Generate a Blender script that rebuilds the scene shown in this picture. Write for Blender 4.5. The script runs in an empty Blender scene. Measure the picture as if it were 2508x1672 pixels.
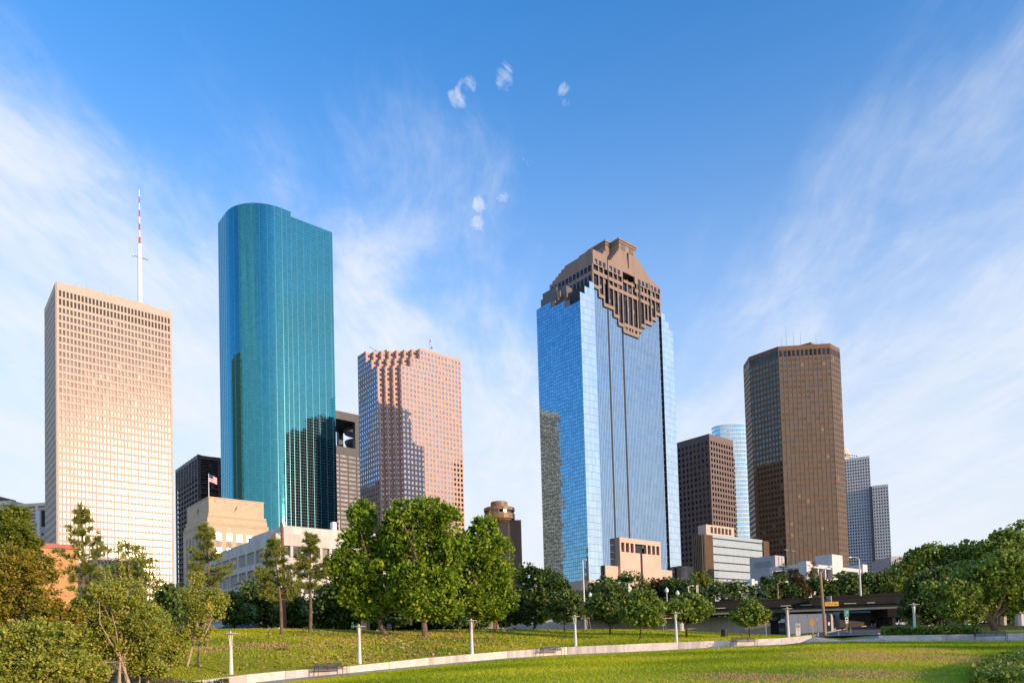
import bpy, math, random
import numpy as np
from mathutils import Vector, Matrix
random.seed(7); RNG = np.random.default_rng(7)
S = bpy.context.scene
COL = S.collection
R = math.radians

# ------------------------------------------------------------------ camera
F, CX, CY, PIT, ROL = 1758.0, 1254.0, 1519.0, 0.03735, -0.0275      # focal length and principal point in pixels of the 2508 px frame
cd = bpy.data.cameras.new('camera'); cam = bpy.data.objects.new('camera', cd); COL.objects.link(cam)
cr, sr, cp, sp = math.cos(ROL), math.sin(ROL), math.cos(PIT), math.sin(PIT)
CAMR = np.array([[cr, 0, sr], [0, 1, 0], [-sr, 0, cr]]) @ np.array([[1, 0, 0], [0, cp, sp], [0, -sp, cp]])
mx = Matrix([list(CAMR[0]) + [0], list(CAMR[2]) + [0], list(-CAMR[1]) + [0], [0, 0, 0, 1]]).transposed()
cam.matrix_world = mx
cd.sensor_width = 36; cd.lens = 36 * F / 2508; cd.shift_y = (CY - 836) / 2508; cd.clip_end = 20000; cd.clip_start = 0.5
S.camera = cam
S.render.resolution_x, S.render.resolution_y = 1024, 682

# ------------------------------------------------------------------ sky, sun, exposure
SUN_EL, SUN_AZ = R(9.3), R(125.2)                                   # azimuth from +Y towards +X
S.view_settings.view_transform = 'Standard'; S.view_settings.look = 'None'
S.view_settings.exposure = 0.75; S.view_settings.gamma = 1
world = bpy.data.worlds.new('World'); S.world = world; world.use_nodes = True
wt = world.node_tree; wt.nodes.clear()
def wn(kind, **kw):
    n = wt.nodes.new(kind)
    for k, v in kw.items(): setattr(n, k, v)
    return n
def wmath(op, a, b=None, c=None, clamp=False):
    n = wn('ShaderNodeMath', operation=op); n.use_clamp = clamp
    for i, x in enumerate((a, b, c)):
        if x is None: continue
        if isinstance(x, (int, float)): n.inputs[i].default_value = x
        else: wt.links.new(x, n.inputs[i])
    return n.outputs[0]
def wvec(op, a, b=None):
    n = wn('ShaderNodeVectorMath', operation=op)
    for i, x in enumerate((a, b)):
        if x is None: continue
        if isinstance(x, tuple): n.inputs[i].default_value = x
        else: wt.links.new(x, n.inputs[i])
    return n
def wsmooth(x, lo, hi):
    n = wn('ShaderNodeMapRange', interpolation_type='SMOOTHSTEP')
    wt.links.new(x, n.inputs[0]); n.inputs[1].default_value = lo; n.inputs[2].default_value = hi
    return n.outputs[0]
def wnoise(vec, scale, detail=5, rough=0.55, dist=0.0):
    n = wn('ShaderNodeTexNoise'); wt.links.new(vec, n.inputs['Vector'])
    n.inputs['Scale'].default_value = scale; n.inputs['Detail'].default_value = detail
    n.inputs['Roughness'].default_value = rough; n.inputs['Distortion'].default_value = dist
    return n.outputs['Fac']
sky = wn('ShaderNodeTexSky', sky_type='NISHITA', sun_disc=False)
sky.sun_elevation = SUN_EL; sky.sun_rotation = SUN_AZ; sky.altitude = 20
sky.air_density = 1.0; sky.dust_density = 0.6; sky.ozone_density = 2.5
hs = wn('ShaderNodeHueSaturation'); hs.inputs['Saturation'].default_value = 1.18; hs.inputs['Value'].default_value = 1.0
wt.links.new(sky.outputs[0], hs.inputs['Color'])
tc = wn('ShaderNodeTexCoord'); D = tc.outputs['Generated']
sepd = wn('ShaderNodeSeparateXYZ'); wt.links.new(D, sepd.inputs[0])
dx, dy, dz = sepd.outputs
den = wmath('ADD', wmath('MAXIMUM', dz, 0.0), 0.10)
pxx, pyy = wmath('DIVIDE', dx, den), wmath('DIVIDE', dy, den)       # position on a flat cloud layer
comb = wn('ShaderNodeCombineXYZ'); wt.links.new(pxx, comb.inputs[0]); wt.links.new(pyy, comb.inputs[1])
warp = wn('ShaderNodeTexNoise'); wt.links.new(comb.outputs[0], warp.inputs['Vector']); warp.inputs['Scale'].default_value = 0.9; warp.inputs['Detail'].default_value = 3
warpv = wvec('SCALE', warp.outputs['Color']); warpv.inputs[3].default_value = 0.35
wp = wvec('ADD', comb.outputs[0], warpv.outputs[0])
mp = wn('ShaderNodeMapping'); wt.links.new(wp.outputs[0], mp.inputs[0])
mp.inputs['Rotation'].default_value = (0, 0, R(4)); mp.inputs['Scale'].default_value = (1.0, 0.24, 1)
streak = wnoise(mp.outputs[0], 4.6, 10, 0.64, 0.3)
mp2 = wn('ShaderNodeMapping'); wt.links.new(wp.outputs[0], mp2.inputs[0]); mp2.inputs['Scale'].default_value = (1.0, 0.5, 1); mp2.inputs['Location'].default_value = (3.1, 1.7, 0)
puff = wnoise(mp2.outputs[0], 2.9, 9, 0.64, 0.2)
# two banks of cirrus with a clear wedge between them
mx1, my1 = wmath('DIVIDE', dx, wmath('MAXIMUM', dz, 0.03)), wmath('DIVIDE', wmath('ABSOLUTE', dy), wmath('MAXIMUM', dz, 0.03))
Lb = wmath('ADD', wmath('SUBTRACT', my1, wmath('MULTIPLY', mx1, 1.24)), -2.36)
Rb = wmath('ADD', wmath('ADD', wmath('MULTIPLY', mx1, 1.3), wmath('MULTIPLY', my1, 0.41)), -1.72)
wob = wmath('ADD', wmath('MULTIPLY', wmath('ADD', puff, -0.5), 2.2), wmath('MULTIPLY', wmath('ADD', streak, -0.5), 1.6))
bankL = wsmooth(wmath('ADD', Lb, wob), -0.75, 0.8)
bankR = wmath('MULTIPLY', wsmooth(wmath('ADD', Rb, wob), -0.6, 1.3), 0.82)
bankL = wmath('MULTIPLY', bankL, wsmooth(wmath('DIVIDE', dx, wmath('MAXIMUM', wmath('ABSOLUTE', dy), 0.05)), -2.0, -1.1))
bank = wmath('MAXIMUM', bankL, bankR)
tex = wsmooth(wmath('ADD', wmath('MULTIPLY', streak, 0.6), wmath('MULTIPLY', puff, 0.45)), 0.36, 0.68)
cirrus = wmath('MULTIPLY', bank, wmath('ADD', wmath('MULTIPLY', tex, 0.52), 0.44))
lowhaze = wmath('MULTIPLY', wmath('POWER', wsmooth(dz, 0.80, 0.0), 1.45), 0.84)
westw = wsmooth(wmath('DIVIDE', dx, wmath('MAXIMUM', wmath('ABSOLUTE', dy), 0.05)), -2.4, -1.1)
lowhaze = wmath('MULTIPLY', lowhaze, wmath('ADD', wmath('MULTIPLY', westw, 0.75), 0.25))
cl = wmath('SUBTRACT', 1.0, wmath('MULTIPLY', wmath('SUBTRACT', 1.0, cirrus), wmath('SUBTRACT', 1.0, lowhaze)))
# small fair weather puffs
mpf = wn('ShaderNodeMapping'); wt.links.new(D, mpf.inputs[0]); mpf.inputs['Scale'].default_value = (1.25, 1, 0.75); mpf.inputs['Rotation'].default_value = (0, R(20), 0)
fine = wnoise(mpf.outputs[0], 38.0, 7, 0.66, 0.8)
tot = None
def wdir(px, py):
    d = CAMR.T @ np.array([(px - CX) / F, 1, (CY - py) / F]); return tuple(d / np.linalg.norm(d))
for px, py, rad, amt in ((1122, 238, .021, .80), (1142, 208, .018, .74), (1234, 186, .022, .84), (1172, 502, .022, 1.05), (1170, 545, .022, 1.0), (1230, 486, .014, .55), (1290, 400, .013, .5), (1380, 220, .013, .5),
                         (1380, 254, .012, .55), (380, 448, .020, .5), (1750, 862, .018, .45)):
    dst = wvec('DISTANCE', D, wdir(px, py)).outputs['Value']
    g = wmath('MULTIPLY', wsmooth(dst, rad, 0.0), amt)
    tot = g if tot is None else wmath('MAXIMUM', tot, g)
cum = wmath('MULTIPLY', wsmooth(wmath('ADD', wmath('MULTIPLY', tot, 0.75), wmath('MULTIPLY', fine, 2.1)), 1.18, 2.0), wsmooth(tot, 0.0, 0.35))
clouds = wmath('MAXIMUM', cl, wmath('MULTIPLY', cum, 0.72), clamp=True)
mixc = wn('ShaderNodeMix', data_type='RGBA'); wt.links.new(clouds, mixc.inputs[0])
gain = wn('ShaderNodeMix', data_type='RGBA', blend_type='MULTIPLY'); gain.inputs[0].default_value = 1
wt.links.new(hs.outputs[0], gain.inputs[6])
gcol = wn('ShaderNodeMix', data_type='RGBA'); wt.links.new(wsmooth(dz, 0.02, 0.42), gcol.inputs[0]); gcol.inputs[6].default_value = (.74, .80, .92, 1); gcol.inputs[7].default_value = (.80, 1.36, 1.70, 1)
wt.links.new(gcol.outputs[2], gain.inputs[7])
wt.links.new(gain.outputs[2], mixc.inputs[6]); mixc.inputs[7].default_value = (3.45, 3.62, 3.95, 1)
bg = wn('ShaderNodeBackground'); bg.inputs['Strength'].default_value = 0.15
wt.links.new(mixc.outputs[2], bg.inputs[0])
wo = wn('ShaderNodeOutputWorld'); wt.links.new(bg.outputs[0], wo.inputs[0])
sl = bpy.data.lights.new('sun', 'SUN'); sl.energy = 3.1; sl.angle = R(0.5); sl.color = (1.0, 0.73, 0.50)
sun = bpy.data.objects.new('sun', sl); COL.objects.link(sun)
sdir = Vector((math.sin(SUN_AZ) * math.cos(SUN_EL), math.cos(SUN_AZ) * math.cos(SUN_EL), math.sin(SUN_EL)))
sun.rotation_euler = sdir.to_track_quat('Z', 'Y').to_euler()
S.cycles.max_bounces = 6; S.cycles.glossy_bounces = 4; S.cycles.transparent_max_bounces = 6; S.cycles.caustics_reflective = False
S.cycles.caustics_refractive = False; S.cycles.sample_clamp_indirect = 6

# ------------------------------------------------------------------ geometry of the place
G = 2.5                                                              # street level above the camera's eye level
def ray(px, py): return CAMR.T @ np.array([(px - CX) / F, 1, (CY - py) / F])
def at(px, py, Y):
    d = ray(px, py); return Vector(d * (Y / d[1]))
def on_height(px, py, H):
    d = ray(px, py); return Vector(d * (H / d[2]))
GRID = R(49.6)                                                       # the street grid of the town
U = Vector((math.sin(GRID), math.cos(GRID), 0)); V = Vector((-math.cos(GRID), math.sin(GRID), 0))
ROT = math.pi / 2 - GRID

# ------------------------------------------------------------------ materials
def nodes(m):
    m.use_nodes = True; t = m.node_tree; return t, t.nodes['Principled BSDF']
def mat(name, col, rough=0.7, metal=0.0, var=0.12, scale=0.3, bump=0.0, bscale=None, spec=0.4, streaks=False, col2=None):
    m = bpy.data.materials.new(name); t, b = nodes(m)
    b.inputs['Roughness'].default_value = rough; b.inputs['Metallic'].default_value = metal
    b.inputs['Specular IOR Level'].default_value = spec
    tcx = t.nodes.new('ShaderNodeTexCoord')
    n = t.nodes.new('ShaderNodeTexNoise'); n.inputs['Scale'].default_value = scale; n.inputs['Detail'].default_value = 6
    if streaks:
        mpn = t.nodes.new('ShaderNodeMapping'); mpn.inputs['Scale'].default_value = (1, 1, 0.12)
        t.links.new(tcx.outputs['Object'], mpn.inputs[0]); t.links.new(mpn.outputs[0], n.inputs['Vector'])
    else: t.links.new(tcx.outputs['Object'], n.inputs['Vector'])
    r = t.nodes.new('ShaderNodeValToRGB')
    c = np.array(col)
    lo = c * (1 - var); hi = c * (1 + var) if col2 is None else np.array(col2)
    r.color_ramp.elements[0].position = 0.3; r.color_ramp.elements[1].position = 0.7
    r.color_ramp.elements[0].color = (*np.clip(lo, 0, 1), 1); r.color_ramp.elements[1].color = (*np.clip(hi, 0, 1), 1)
    t.links.new(n.outputs['Fac'], r.inputs[0]); t.links.new(r.outputs[0], b.inputs['Base Color'])
    if bump:
        n2 = t.nodes.new('ShaderNodeTexNoise'); n2.inputs['Scale'].default_value = bscale or scale * 8; n2.inputs['Detail'].default_value = 5
        t.links.new(tcx.outputs['Object'], n2.inputs['Vector'])
        bm_ = t.nodes.new('ShaderNodeBump'); bm_.inputs['Strength'].default_value = bump; bm_.inputs['Distance'].default_value = 0.05
        t.links.new(n2.outputs['Fac'], bm_.inputs['Height']); t.links.new(bm_.outputs[0], b.inputs['Normal'])
    return m
def glass(name, tint, rough=0.04, tilt=0.012, line=(0.0, 0.0), linecol=(.03, .04, .05), tintvar=0.15, metal=1.0, blinds=0.0, blindcol=(.5, .45, .38)):
    """reflecting window glass; the UV map counts panes, each pane leans a little on its own"""
    m = bpy.data.materials.new(name); t, b = nodes(m); N = t.nodes.new; L = t.links.new
    uv = N('ShaderNodeUVMap'); fl = N('ShaderNodeVectorMath'); fl.operation = 'FLOOR'; L(uv.outputs[0], fl.inputs[0])
    wnz = N('ShaderNodeTexWhiteNoise'); wnz.noise_dimensions = '2D'; L(fl.outputs[0], wnz.inputs['Vector'])
    sub = N('ShaderNodeVectorMath'); sub.operation = 'SUBTRACT'; L(wnz.outputs['Color'], sub.inputs[0]); sub.inputs[1].default_value = (.5, .5, .5)
    sc = N('ShaderNodeVectorMath'); sc.operation = 'SCALE'; L(sub.outputs[0], sc.inputs[0]); sc.inputs[3].default_value = tilt
    wav = N('ShaderNodeTexNoise'); wav.inputs['Scale'].default_value = 0.9; wav.inputs['Detail'].default_value = 1; L(uv.outputs[0], wav.inputs['Vector'])
    ws = N('ShaderNodeVectorMath'); ws.operation = 'SUBTRACT'; L(wav.outputs['Color'], ws.inputs[0]); ws.inputs[1].default_value = (.5, .5, .5)
    ws2 = N('ShaderNodeVectorMath'); ws2.operation = 'SCALE'; L(ws.outputs[0], ws2.inputs[0]); ws2.inputs[3].default_value = tilt * 1.2
    geo = N('ShaderNodeNewGeometry')
    a1 = N('ShaderNodeVectorMath'); a1.operation = 'ADD'; L(geo.outputs['Normal'], a1.inputs[0]); L(sc.outputs[0], a1.inputs[1])
    a2 = N('ShaderNodeVectorMath'); a2.operation = 'ADD'; L(a1.outputs[0], a2.inputs[0]); L(ws2.outputs[0], a2.inputs[1])
    nn = N('ShaderNodeVectorMath'); nn.operation = 'NORMALIZE'; L(a2.outputs[0], nn.inputs[0]); L(nn.outputs[0], b.inputs['Normal'])
    rp = N('ShaderNodeValToRGB'); c = np.array(tint)
    rp.color_ramp.elements[0].color = (*np.clip(c * (1 - tintvar), 0, 1), 1); rp.color_ramp.elements[1].color = (*np.clip(c * (1 + tintvar), 0, 1), 1)
    L(wnz.outputs['Value'], rp.inputs[0]); colo = rp.outputs[0]; met = None
    def mixc(fac, a, bcol):
        mm = N('ShaderNodeMix'); mm.data_type = 'RGBA'; L(fac, mm.inputs[0]); L(a, mm.inputs[6]); mm.inputs[7].default_value = (*bcol, 1); return mm.outputs[2]
    def mt(op, a, v):
        mm = N('ShaderNodeMath'); mm.operation = op
        for i, x in enumerate((a, v)):
            if isinstance(x, (int, float)): mm.inputs[i].default_value = x
            else: L(x, mm.inputs[i])
        return mm.outputs[0]
    metv = None
    if blinds > 0:
        sx = N('ShaderNodeSeparateXYZ'); L(wnz.outputs['Color'], sx.inputs[0])
        bl = mt('LESS_THAN', sx.outputs[1], blinds); colo = mixc(bl, colo, blindcol); metv = mt('SUBTRACT', 1.0, mt('MULTIPLY', bl, 0.6))
    if line[0] > 0 or line[1] > 0:
        fr = N('ShaderNodeVectorMath'); fr.operation = 'FRACTION'; L(uv.outputs[0], fr.inputs[0])
        sx = N('ShaderNodeSeparateXYZ'); L(fr.outputs[0], sx.inputs[0])
        k = mt('MAXIMUM', mt('LESS_THAN', sx.outputs[0], line[0]), mt('LESS_THAN', sx.outputs[1], line[1]))
        colo = mixc(k, colo, linecol); mv = mt('SUBTRACT', 1.0, k); metv = mv if metv is None else mt('MINIMUM', metv, mv)
        L(mt('ADD', mt('MULTIPLY', k, 0.45), rough), b.inputs['Roughness'])
    else: b.inputs['Roughness'].default_value = rough
    L(colo, b.inputs['Base Color'])
    if metv is not None: L(mt('MULTIPLY', metv, metal), b.inputs['Metallic'])
    else: b.inputs['Metallic'].default_value = metal
    return m
def leafmat(name, cols, trans=0.35, rough=0.55):
    m = bpy.data.materials.new(name); t, b = nodes(m); N = t.nodes.new; L = t.links.new
    at_ = N('ShaderNodeAttribute'); at_.attribute_name = 'tint'
    r = N('ShaderNodeValToRGB'); el = r.color_ramp.elements
    while len(el) < len(cols): el.new(0.5)
    for i, c in enumerate(cols): el[i].position = i / (len(cols) - 1); el[i].color = (*c, 1)
    L(at_.outputs['Fac'], r.inputs[0]); L(r.outputs[0], b.inputs['Base Color']); b.inputs['Roughness'].default_value = rough
    b.inputs['Specular IOR Level'].default_value = 0.25
    tr = N('ShaderNodeBsdfTranslucent'); L(r.outputs[0], tr.inputs['Color'])
    mx_ = N('ShaderNodeMixShader'); mx_.inputs[0].default_value = trans
    L(b.outputs[0], mx_.inputs[1]); L(tr.outputs[0], mx_.inputs[2]); L(mx_.outputs[0], t.nodes['Material Output'].inputs[0])
    return m

# ------------------------------------------------------------------ mesh building
class MB:
    def __init__(s): s.v = []; s.f = []; s.uv = []; s.smooth = False
    def quad(s, a, b, c, d, uv=None):
        i = len(s.v); s.v += [tuple(a), tuple(b), tuple(c), tuple(d)]; s.f.append((i, i + 1, i + 2, i + 3))
        s.uv.append(uv or ((0, 0), (1, 0), (1, 1), (0, 1)))
    def hexa(s, p):                                                   # 8 corners: bottom ring then top ring
        i = len(s.v); s.v += [tuple(q) for q in p]
        for f in ((3, 2, 1, 0), (4, 5, 6, 7), (0, 1, 5, 4), (1, 2, 6, 5), (2, 3, 7, 6), (3, 0, 4, 7)):
            s.f.append(tuple(i + k for k in f)); s.uv.append(((0, 0), (1, 0), (1, 1), (0, 1)))
    def box(s, x0, x1, y0, y1, z0, z1):
        s.hexa([(x0, y0, z0), (x1, y0, z0), (x1, y1, z0), (x0, y1, z0), (x0, y0, z1), (x1, y0, z1), (x1, y1, z1), (x0, y1, z1)])
    def prism(s, poly, z0, z1, cap=True):
        i = len(s.v); n = len(poly)
        s.v += [(x, y, z0) for x, y in poly] + [(x, y, z1) for x, y in poly]
        for k in range(n):
            j = (k + 1) % n; s.f.append((i + k, i + j, i + n + j, i + n + k)); s.uv.append(((0, 0), (1, 0), (1, 1), (0, 1)))
        if cap:
            s.f.append(tuple(i + n + k for k in range(n))); s.uv.append(((0, 0),) * n)
            s.f.append(tuple(i + n - 1 - k for k in range(n))); s.uv.append(((0, 0),) * n)
    def tube(s, a, b, r0, r1=None, n=8, cap=True):
        r1 = r0 if r1 is None else r1; a = Vector(a); b = Vector(b); d = (b - a)
        if d.length < 1e-6: return
        q = d.to_track_quat('Z', 'Y'); i = len(s.v)
        for p, r in ((a, r0), (b, r1)):
            for k in range(n):
                an = 2 * math.pi * k / n; s.v.append(tuple(p + q @ Vector((r * math.cos(an), r * math.sin(an), 0))))
        for k in range(n):
            j = (k + 1) % n; s.f.append((i + k, i + j, i + n + j, i + n + k)); s.uv.append(((0, 0), (1, 0), (1, 1), (0, 1)))
        if cap:
            s.f.append(tuple(i + n + k for k in range(n))); s.uv.append(((0, 0),) * n)
            s.f.append(tuple(i + n - 1 - k for k in range(n))); s.uv.append(((0, 0),) * n)
    def path(s, pts, r0, r1=None, n=6):
        r1 = r0 if r1 is None else r1; m_ = len(pts) - 1
        for k in range(m_): s.tube(pts[k], pts[k + 1], r0 + (r1 - r0) * k / m_, r0 + (r1 - r0) * (k + 1) / m_, n)
    def lathe(s, prof, n=16, c=(0, 0)):
        i = len(s.v); m_ = len(prof)
        for r, z in prof:
            for k in range(n):
                an = 2 * math.pi * k / n; s.v.append((c[0] + r * math.cos(an), c[1] + r * math.sin(an), z))
        for j in range(m_ - 1):
            for k in range(n):
                l = (k + 1) % n; s.f.append((i + j * n + k, i + j * n + l, i + (j + 1) * n + l, i + (j + 1) * n + k)); s.uv.append(((0, 0), (1, 0), (1, 1), (0, 1)))
        s.f.append(tuple(i + (m_ - 1) * n + k for k in range(n))); s.uv.append(((0, 0),) * n)
        s.f.append(tuple(i + n - 1 - k for k in range(n))); s.uv.append(((0, 0),) * n)
    def obox(s, P, t, n, s0, s1, d0, d1, z0, z1):                     # box on a facade: along t, out along n
        def q(a, d, z): return (P[0] + t[0] * a + n[0] * d, P[1] + t[1] * a + n[1] * d, z)
        s.hexa([q(s0, d1, z0), q(s1, d1, z0), q(s1, d0, z0), q(s0, d0, z0), q(s0, d1, z1), q(s1, d1, z1), q(s1, d0, z1), q(s0, d0, z1)])
    def mesh(s, name, m):
        me = bpy.data.meshes.new(name); me.from_pydata(s.v, [], s.f); me.validate(verbose=False)
        uvl = me.uv_layers.new(name='UVMap'); flat = []
        for f in s.uv: flat += [c for q in f for c in q]
        if len(flat) == 2 * len(me.loops): uvl.data.foreach_set('uv', flat)
        for mm in (m if isinstance(m, (list, tuple)) else [m]): me.materials.append(mm)
        if s.smooth: me.shade_smooth()
        return me
    def build(s, name, m, parent=None, loc=None, rot=None, kind=None):
        o = bpy.data.objects.new(name, s.mesh(name, m)); COL.objects.link(o)
        if parent: o.parent = parent
        if loc is not None: o.location = loc
        if rot is not None: o.rotation_euler = (0, 0, rot)
        if kind: o['kind'] = kind
        return o
def tag(o, label=None, cat=None, group=None, kind=None):
    if label: o['label'] = label
    if cat: o['category'] = cat
    if group: o['group'] = group
    if kind: o['kind'] = kind
    return o
def thing(name, label, cat, loc, rot=0.0, group=None):
    o = bpy.data.objects.new(name, None); COL.objects.link(o); o.location = loc; o.rotation_euler = (0, 0, rot)
    o.empty_display_size = 0.3
    return tag(o, label, cat, group)
def copy_tree(o, parent=None):
    c = o.copy(); COL.objects.link(c)
    if parent: c.parent = parent
    for ch in list(o.children): copy_tree(ch, c)
    return c
def mesh_np(name, verts, nquad, m, tint=None, parent=None):
    me = bpy.data.meshes.new(name); me.vertices.add(len(verts)); me.vertices.foreach_set('co', verts.astype(np.float32).ravel())
    me.loops.add(nquad * 4); me.loops.foreach_set('vertex_index', np.arange(nquad * 4, dtype=np.int32))
    me.polygons.add(nquad); me.polygons.foreach_set('loop_start', np.arange(nquad, dtype=np.int32) * 4)
    if tint is not None:
        a = me.attributes.new('tint', 'FLOAT', 'FACE'); a.data.foreach_set('value', tint.astype(np.float32))
    me.materials.append(m); me.update(calc_edges=True)
    o = bpy.data.objects.new(name, me); COL.objects.link(o)
    if parent: o.parent = parent
    return o

# ------------------------------------------------------------------ shared materials
M = {}
M['travertine'] = mat('travertine', (.48, .405, .335), .75, var=.06, scale=.4)
M['louver'] = mat('dark_louver', (.045, .025, .02), .6, var=.3, scale=.6)
M['bronze_glass'] = glass('bronze_glass', (.115, .085, .082), .20, .010, tintvar=.12, blinds=.03, blindcol=(.30, .25, .2))
M['white_paint'] = mat('white_paint', (.8, .78, .75), .5, var=.04)
M['red_paint'] = mat('red_paint', (.5, .08, .05), .5, var=.08)
M['charcoal'] = mat('charcoal_steel', (.13, .115, .115), .55, var=.2, scale=.2)
M['dark_glass'] = glass('dark_glass', (.10, .09, .09), .08, .012, tintvar=.35, blinds=.06, blindcol=(.30, .27, .24))
M['teal_glass'] = glass('teal_glass', (.055, .30, .345), .035, .0065, (.07, .09), (.02, .10, .15), .09)
M['silver'] = mat('silver_fin', (.12, .34, .38), .25, .8, var=.05)
M['pink_granite'] = mat('pink_granite', (.53, .325, .25), .55, var=.08, scale=.5)
M['pink_glass'] = glass('rose_glass', (.62, .52, .54), .05, .010, tintvar=.14, blinds=.04)
M['grey_concrete'] = mat('grey_concrete', (.30, .28, .27), .8, var=.14, scale=.25, bump=.2)
M['grey_steel'] = mat('grey_steel', (.048, .048, .056), .5, var=.15)
M['grey_glass'] = glass('grey_glass', (.17, .16, .16), .2, .02, (.06, 0), (.05, .05, .05), .22)
M['brown_concrete'] = mat('brown_concrete', (.20, .13, .09), .75, var=.14, scale=.2, streaks=True)
M['copper_panel'] = mat('copper_panel', (.25, .15, .09), .5, var=.22, scale=.35)
M['blue_glass'] = glass('blue_glass', (.25, .38, .47), .03, .008, (.10, .10), (.02, .06, .12), .14)
M['pale_glass'] = glass('pale_blue_glass', (.82, .90, .95), .04, .006, (.05, .05), (.10, .16, .24), .08)
M['rib_glass'] = glass('ribbed_glass', (.46, .59, .72), .04, .006, (.0, .05), (.20, .28, .38), .08)
M['brown_granite'] = mat('brown_granite', (.25, .175, .135), .6, var=.10, scale=.3, streaks=True)
M['base_granite'] = mat('rose_base_granite', (.60, .41, .32), .6, var=.06, scale=.2)
M['black_recess'] = mat('black_recess', (.02, .018, .02), .5, var=.2)
M['gold_wall'] = mat('bronze_wall', (.175, .112, .07), .6, .0, var=.08, scale=.3, spec=.15)
M['gold_glass'] = glass('gold_glass', (.19, .15, .115), .07, .012, (.0, .0), tintvar=.15, blinds=.02, blindcol=(.30, .21, .14))
M['brown_wall'] = mat('mauve_brown_wall', (.165, .122, .112), .7, var=.08, scale=.3)
M['black_glass'] = glass('black_window', (.05, .045, .05), .1, .02, tintvar=.4)
M['white_wall'] = mat('white_panel', (.50, .50, .53), .6, var=.05, scale=.3)
M['sky_glass'] = glass('sky_glass', (.45, .66, .76), .04, .01, (.08, .12), (.7, .72, .75), .1)
M['limestone'] = mat('limestone', (.55, .415, .285), .8, var=.09, scale=.35, bump=.2)
M['lime_carved'] = mat('carved_limestone', (.48, .355, .24), .8, var=.2, scale=1.6, bump=.6, bscale=3)
M['annex_concrete'] = mat('weathered_concrete', (.56, .51, .47), .8, var=.2, scale=.35, bump=.25, streaks=True)
M['orange_brick'] = mat('orange_stucco', (.55, .275, .11), .8, var=.07, scale=.5)
M['red_trim'] = mat('red_metal_trim', (.35, .06, .06), .5, var=.1)
M['silver_glass'] = glass('silver_glass', (.78, .74, .66), .18, .008, (.10, 0), (.35, .33, .30), .06)
M['fin_brown'] = mat('fin_brown', (.26, .17, .10), .5, .3, var=.1)
M['lilac_concrete'] = mat('painted_concrete', (.42, .40, .43), .75, var=.05, scale=.4)
M['garage_white'] = mat('garage_concrete', (.62, .58, .55), .75, var=.08, scale=.4, streaks=True)
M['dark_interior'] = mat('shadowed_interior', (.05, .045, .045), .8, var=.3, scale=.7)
M['bridge_dark'] = mat('stained_shaded_concrete', (.016, .013, .0125), .9, var=.45, scale=.3, bump=.3, streaks=True)  # streaked concrete, base colour darkened to stand in for the bridge's shade
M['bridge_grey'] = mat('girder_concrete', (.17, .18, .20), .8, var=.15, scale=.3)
M['wall_concrete'] = mat('retaining_concrete', (.50, .45, .39), .85, var=.14, scale=.35, bump=.2)
M['pale_concrete'] = mat('pale_concrete', (.66, .58, .50), .8, var=.16, scale=1.7, bump=.2, bscale=12)
M['worn_concrete'] = mat('worn_concrete', (.52, .455, .40), .85, var=.28, scale=1.6, bump=.3, bscale=10, streaks=True)
M['path_concrete'] = mat('path_concrete', (.42, .37, .33), .85, var=.15, scale=.8, bump=.2, bscale=10)
M['asphalt'] = mat('asphalt', (.13, .12, .12), .9, var=.2, scale=.6, bump=.3, bscale=14)
M['lamp_white'] = mat('cast_white', (.66, .64, .60), .6, var=.06)
M['lamp_metal'] = mat('grey_metal', (.25, .25, .25), .4, .7, var=.1)
M['bench_metal'] = mat('dark_bench_steel', (.07, .07, .07), .4, .6, var=.15)
M['rust'] = mat('rusted_steel', (.20, .07, .035), .7, var=.25, scale=1.5)
M['wood_pole'] = mat('weathered_wood', (.36, .22, .14), .85, var=.25, scale=2, streaks=True)
M['galv'] = mat('galvanised_steel', (.45, .45, .44), .45, .6, var=.1)
M['bark'] = mat('bark', (.16, .11, .07), .9, var=.35, scale=3, bump=.8, bscale=9)
M['pale_bark'] = mat('pale_bark', (.42, .31, .22), .85, var=.35, scale=4, bump=.5, bscale=9)
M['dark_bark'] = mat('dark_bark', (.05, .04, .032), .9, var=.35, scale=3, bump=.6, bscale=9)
M['sign_yellow'] = mat('sign_yellow', (.80, .42, .02), .5, var=.05)
M['sign_yellow_shaded'] = mat('sign_yellow_shaded', (.42, .22, .02), .5, var=.12, scale=2)  # sign yellow with shade put into the colour
M['black_paint'] = mat('black_paint', (.015, .015, .015), .5, var=.2)
M['sign_green'] = mat('sign_green', (.01, .24, .19), .5, var=.06)
M['sign_white'] = mat('sign_white', (.75, .75, .74), .5, var=.04)
M['lens'] = mat('lantern_lens', (.70, .62, .45), .25, var=.05)
M['barrel_orange'] = mat('barrel_orange', (.38, .10, .035), .6, var=.12)
M['hivis'] = mat('hivis_vest', (.55, .75, .03), .7, var=.06)
M['navy_cloth'] = mat('navy_cloth', (.02, .022, .03), .85, var=.2)
M['skin'] = mat('skin', (.35, .2, .14), .6, var=.05)
M['car_dark'] = mat('dark_car_paint', (.02, .025, .04), .2, .3, var=.05)
M['car_white'] = mat('white_car_paint', (.7, .7, .7), .25, 0, var=.03)
M['tyre'] = mat('tyre_rubber', (.02, .02, .02), .85)
M['plain_glass'] = glass('clear_glass', (.12, .14, .16), .05, .0)
M['magenta'] = mat('magenta_paint', (.40, .03, .12), .5, var=.08)
M['mulch'] = mat('mulch', (.13, .085, .055), .95, var=.45, scale=2.5, bump=.9, bscale=9)
M['roof_grey'] = mat('slate_roof', (.13, .12, .12), .8, var=.2, scale=1.5)
M['cream_wall'] = mat('cream_wall', (.62, .55, .45), .8, var=.06)
M['terracotta'] = mat('terracotta', (.45, .17, .07), .8, var=.12)
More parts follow.
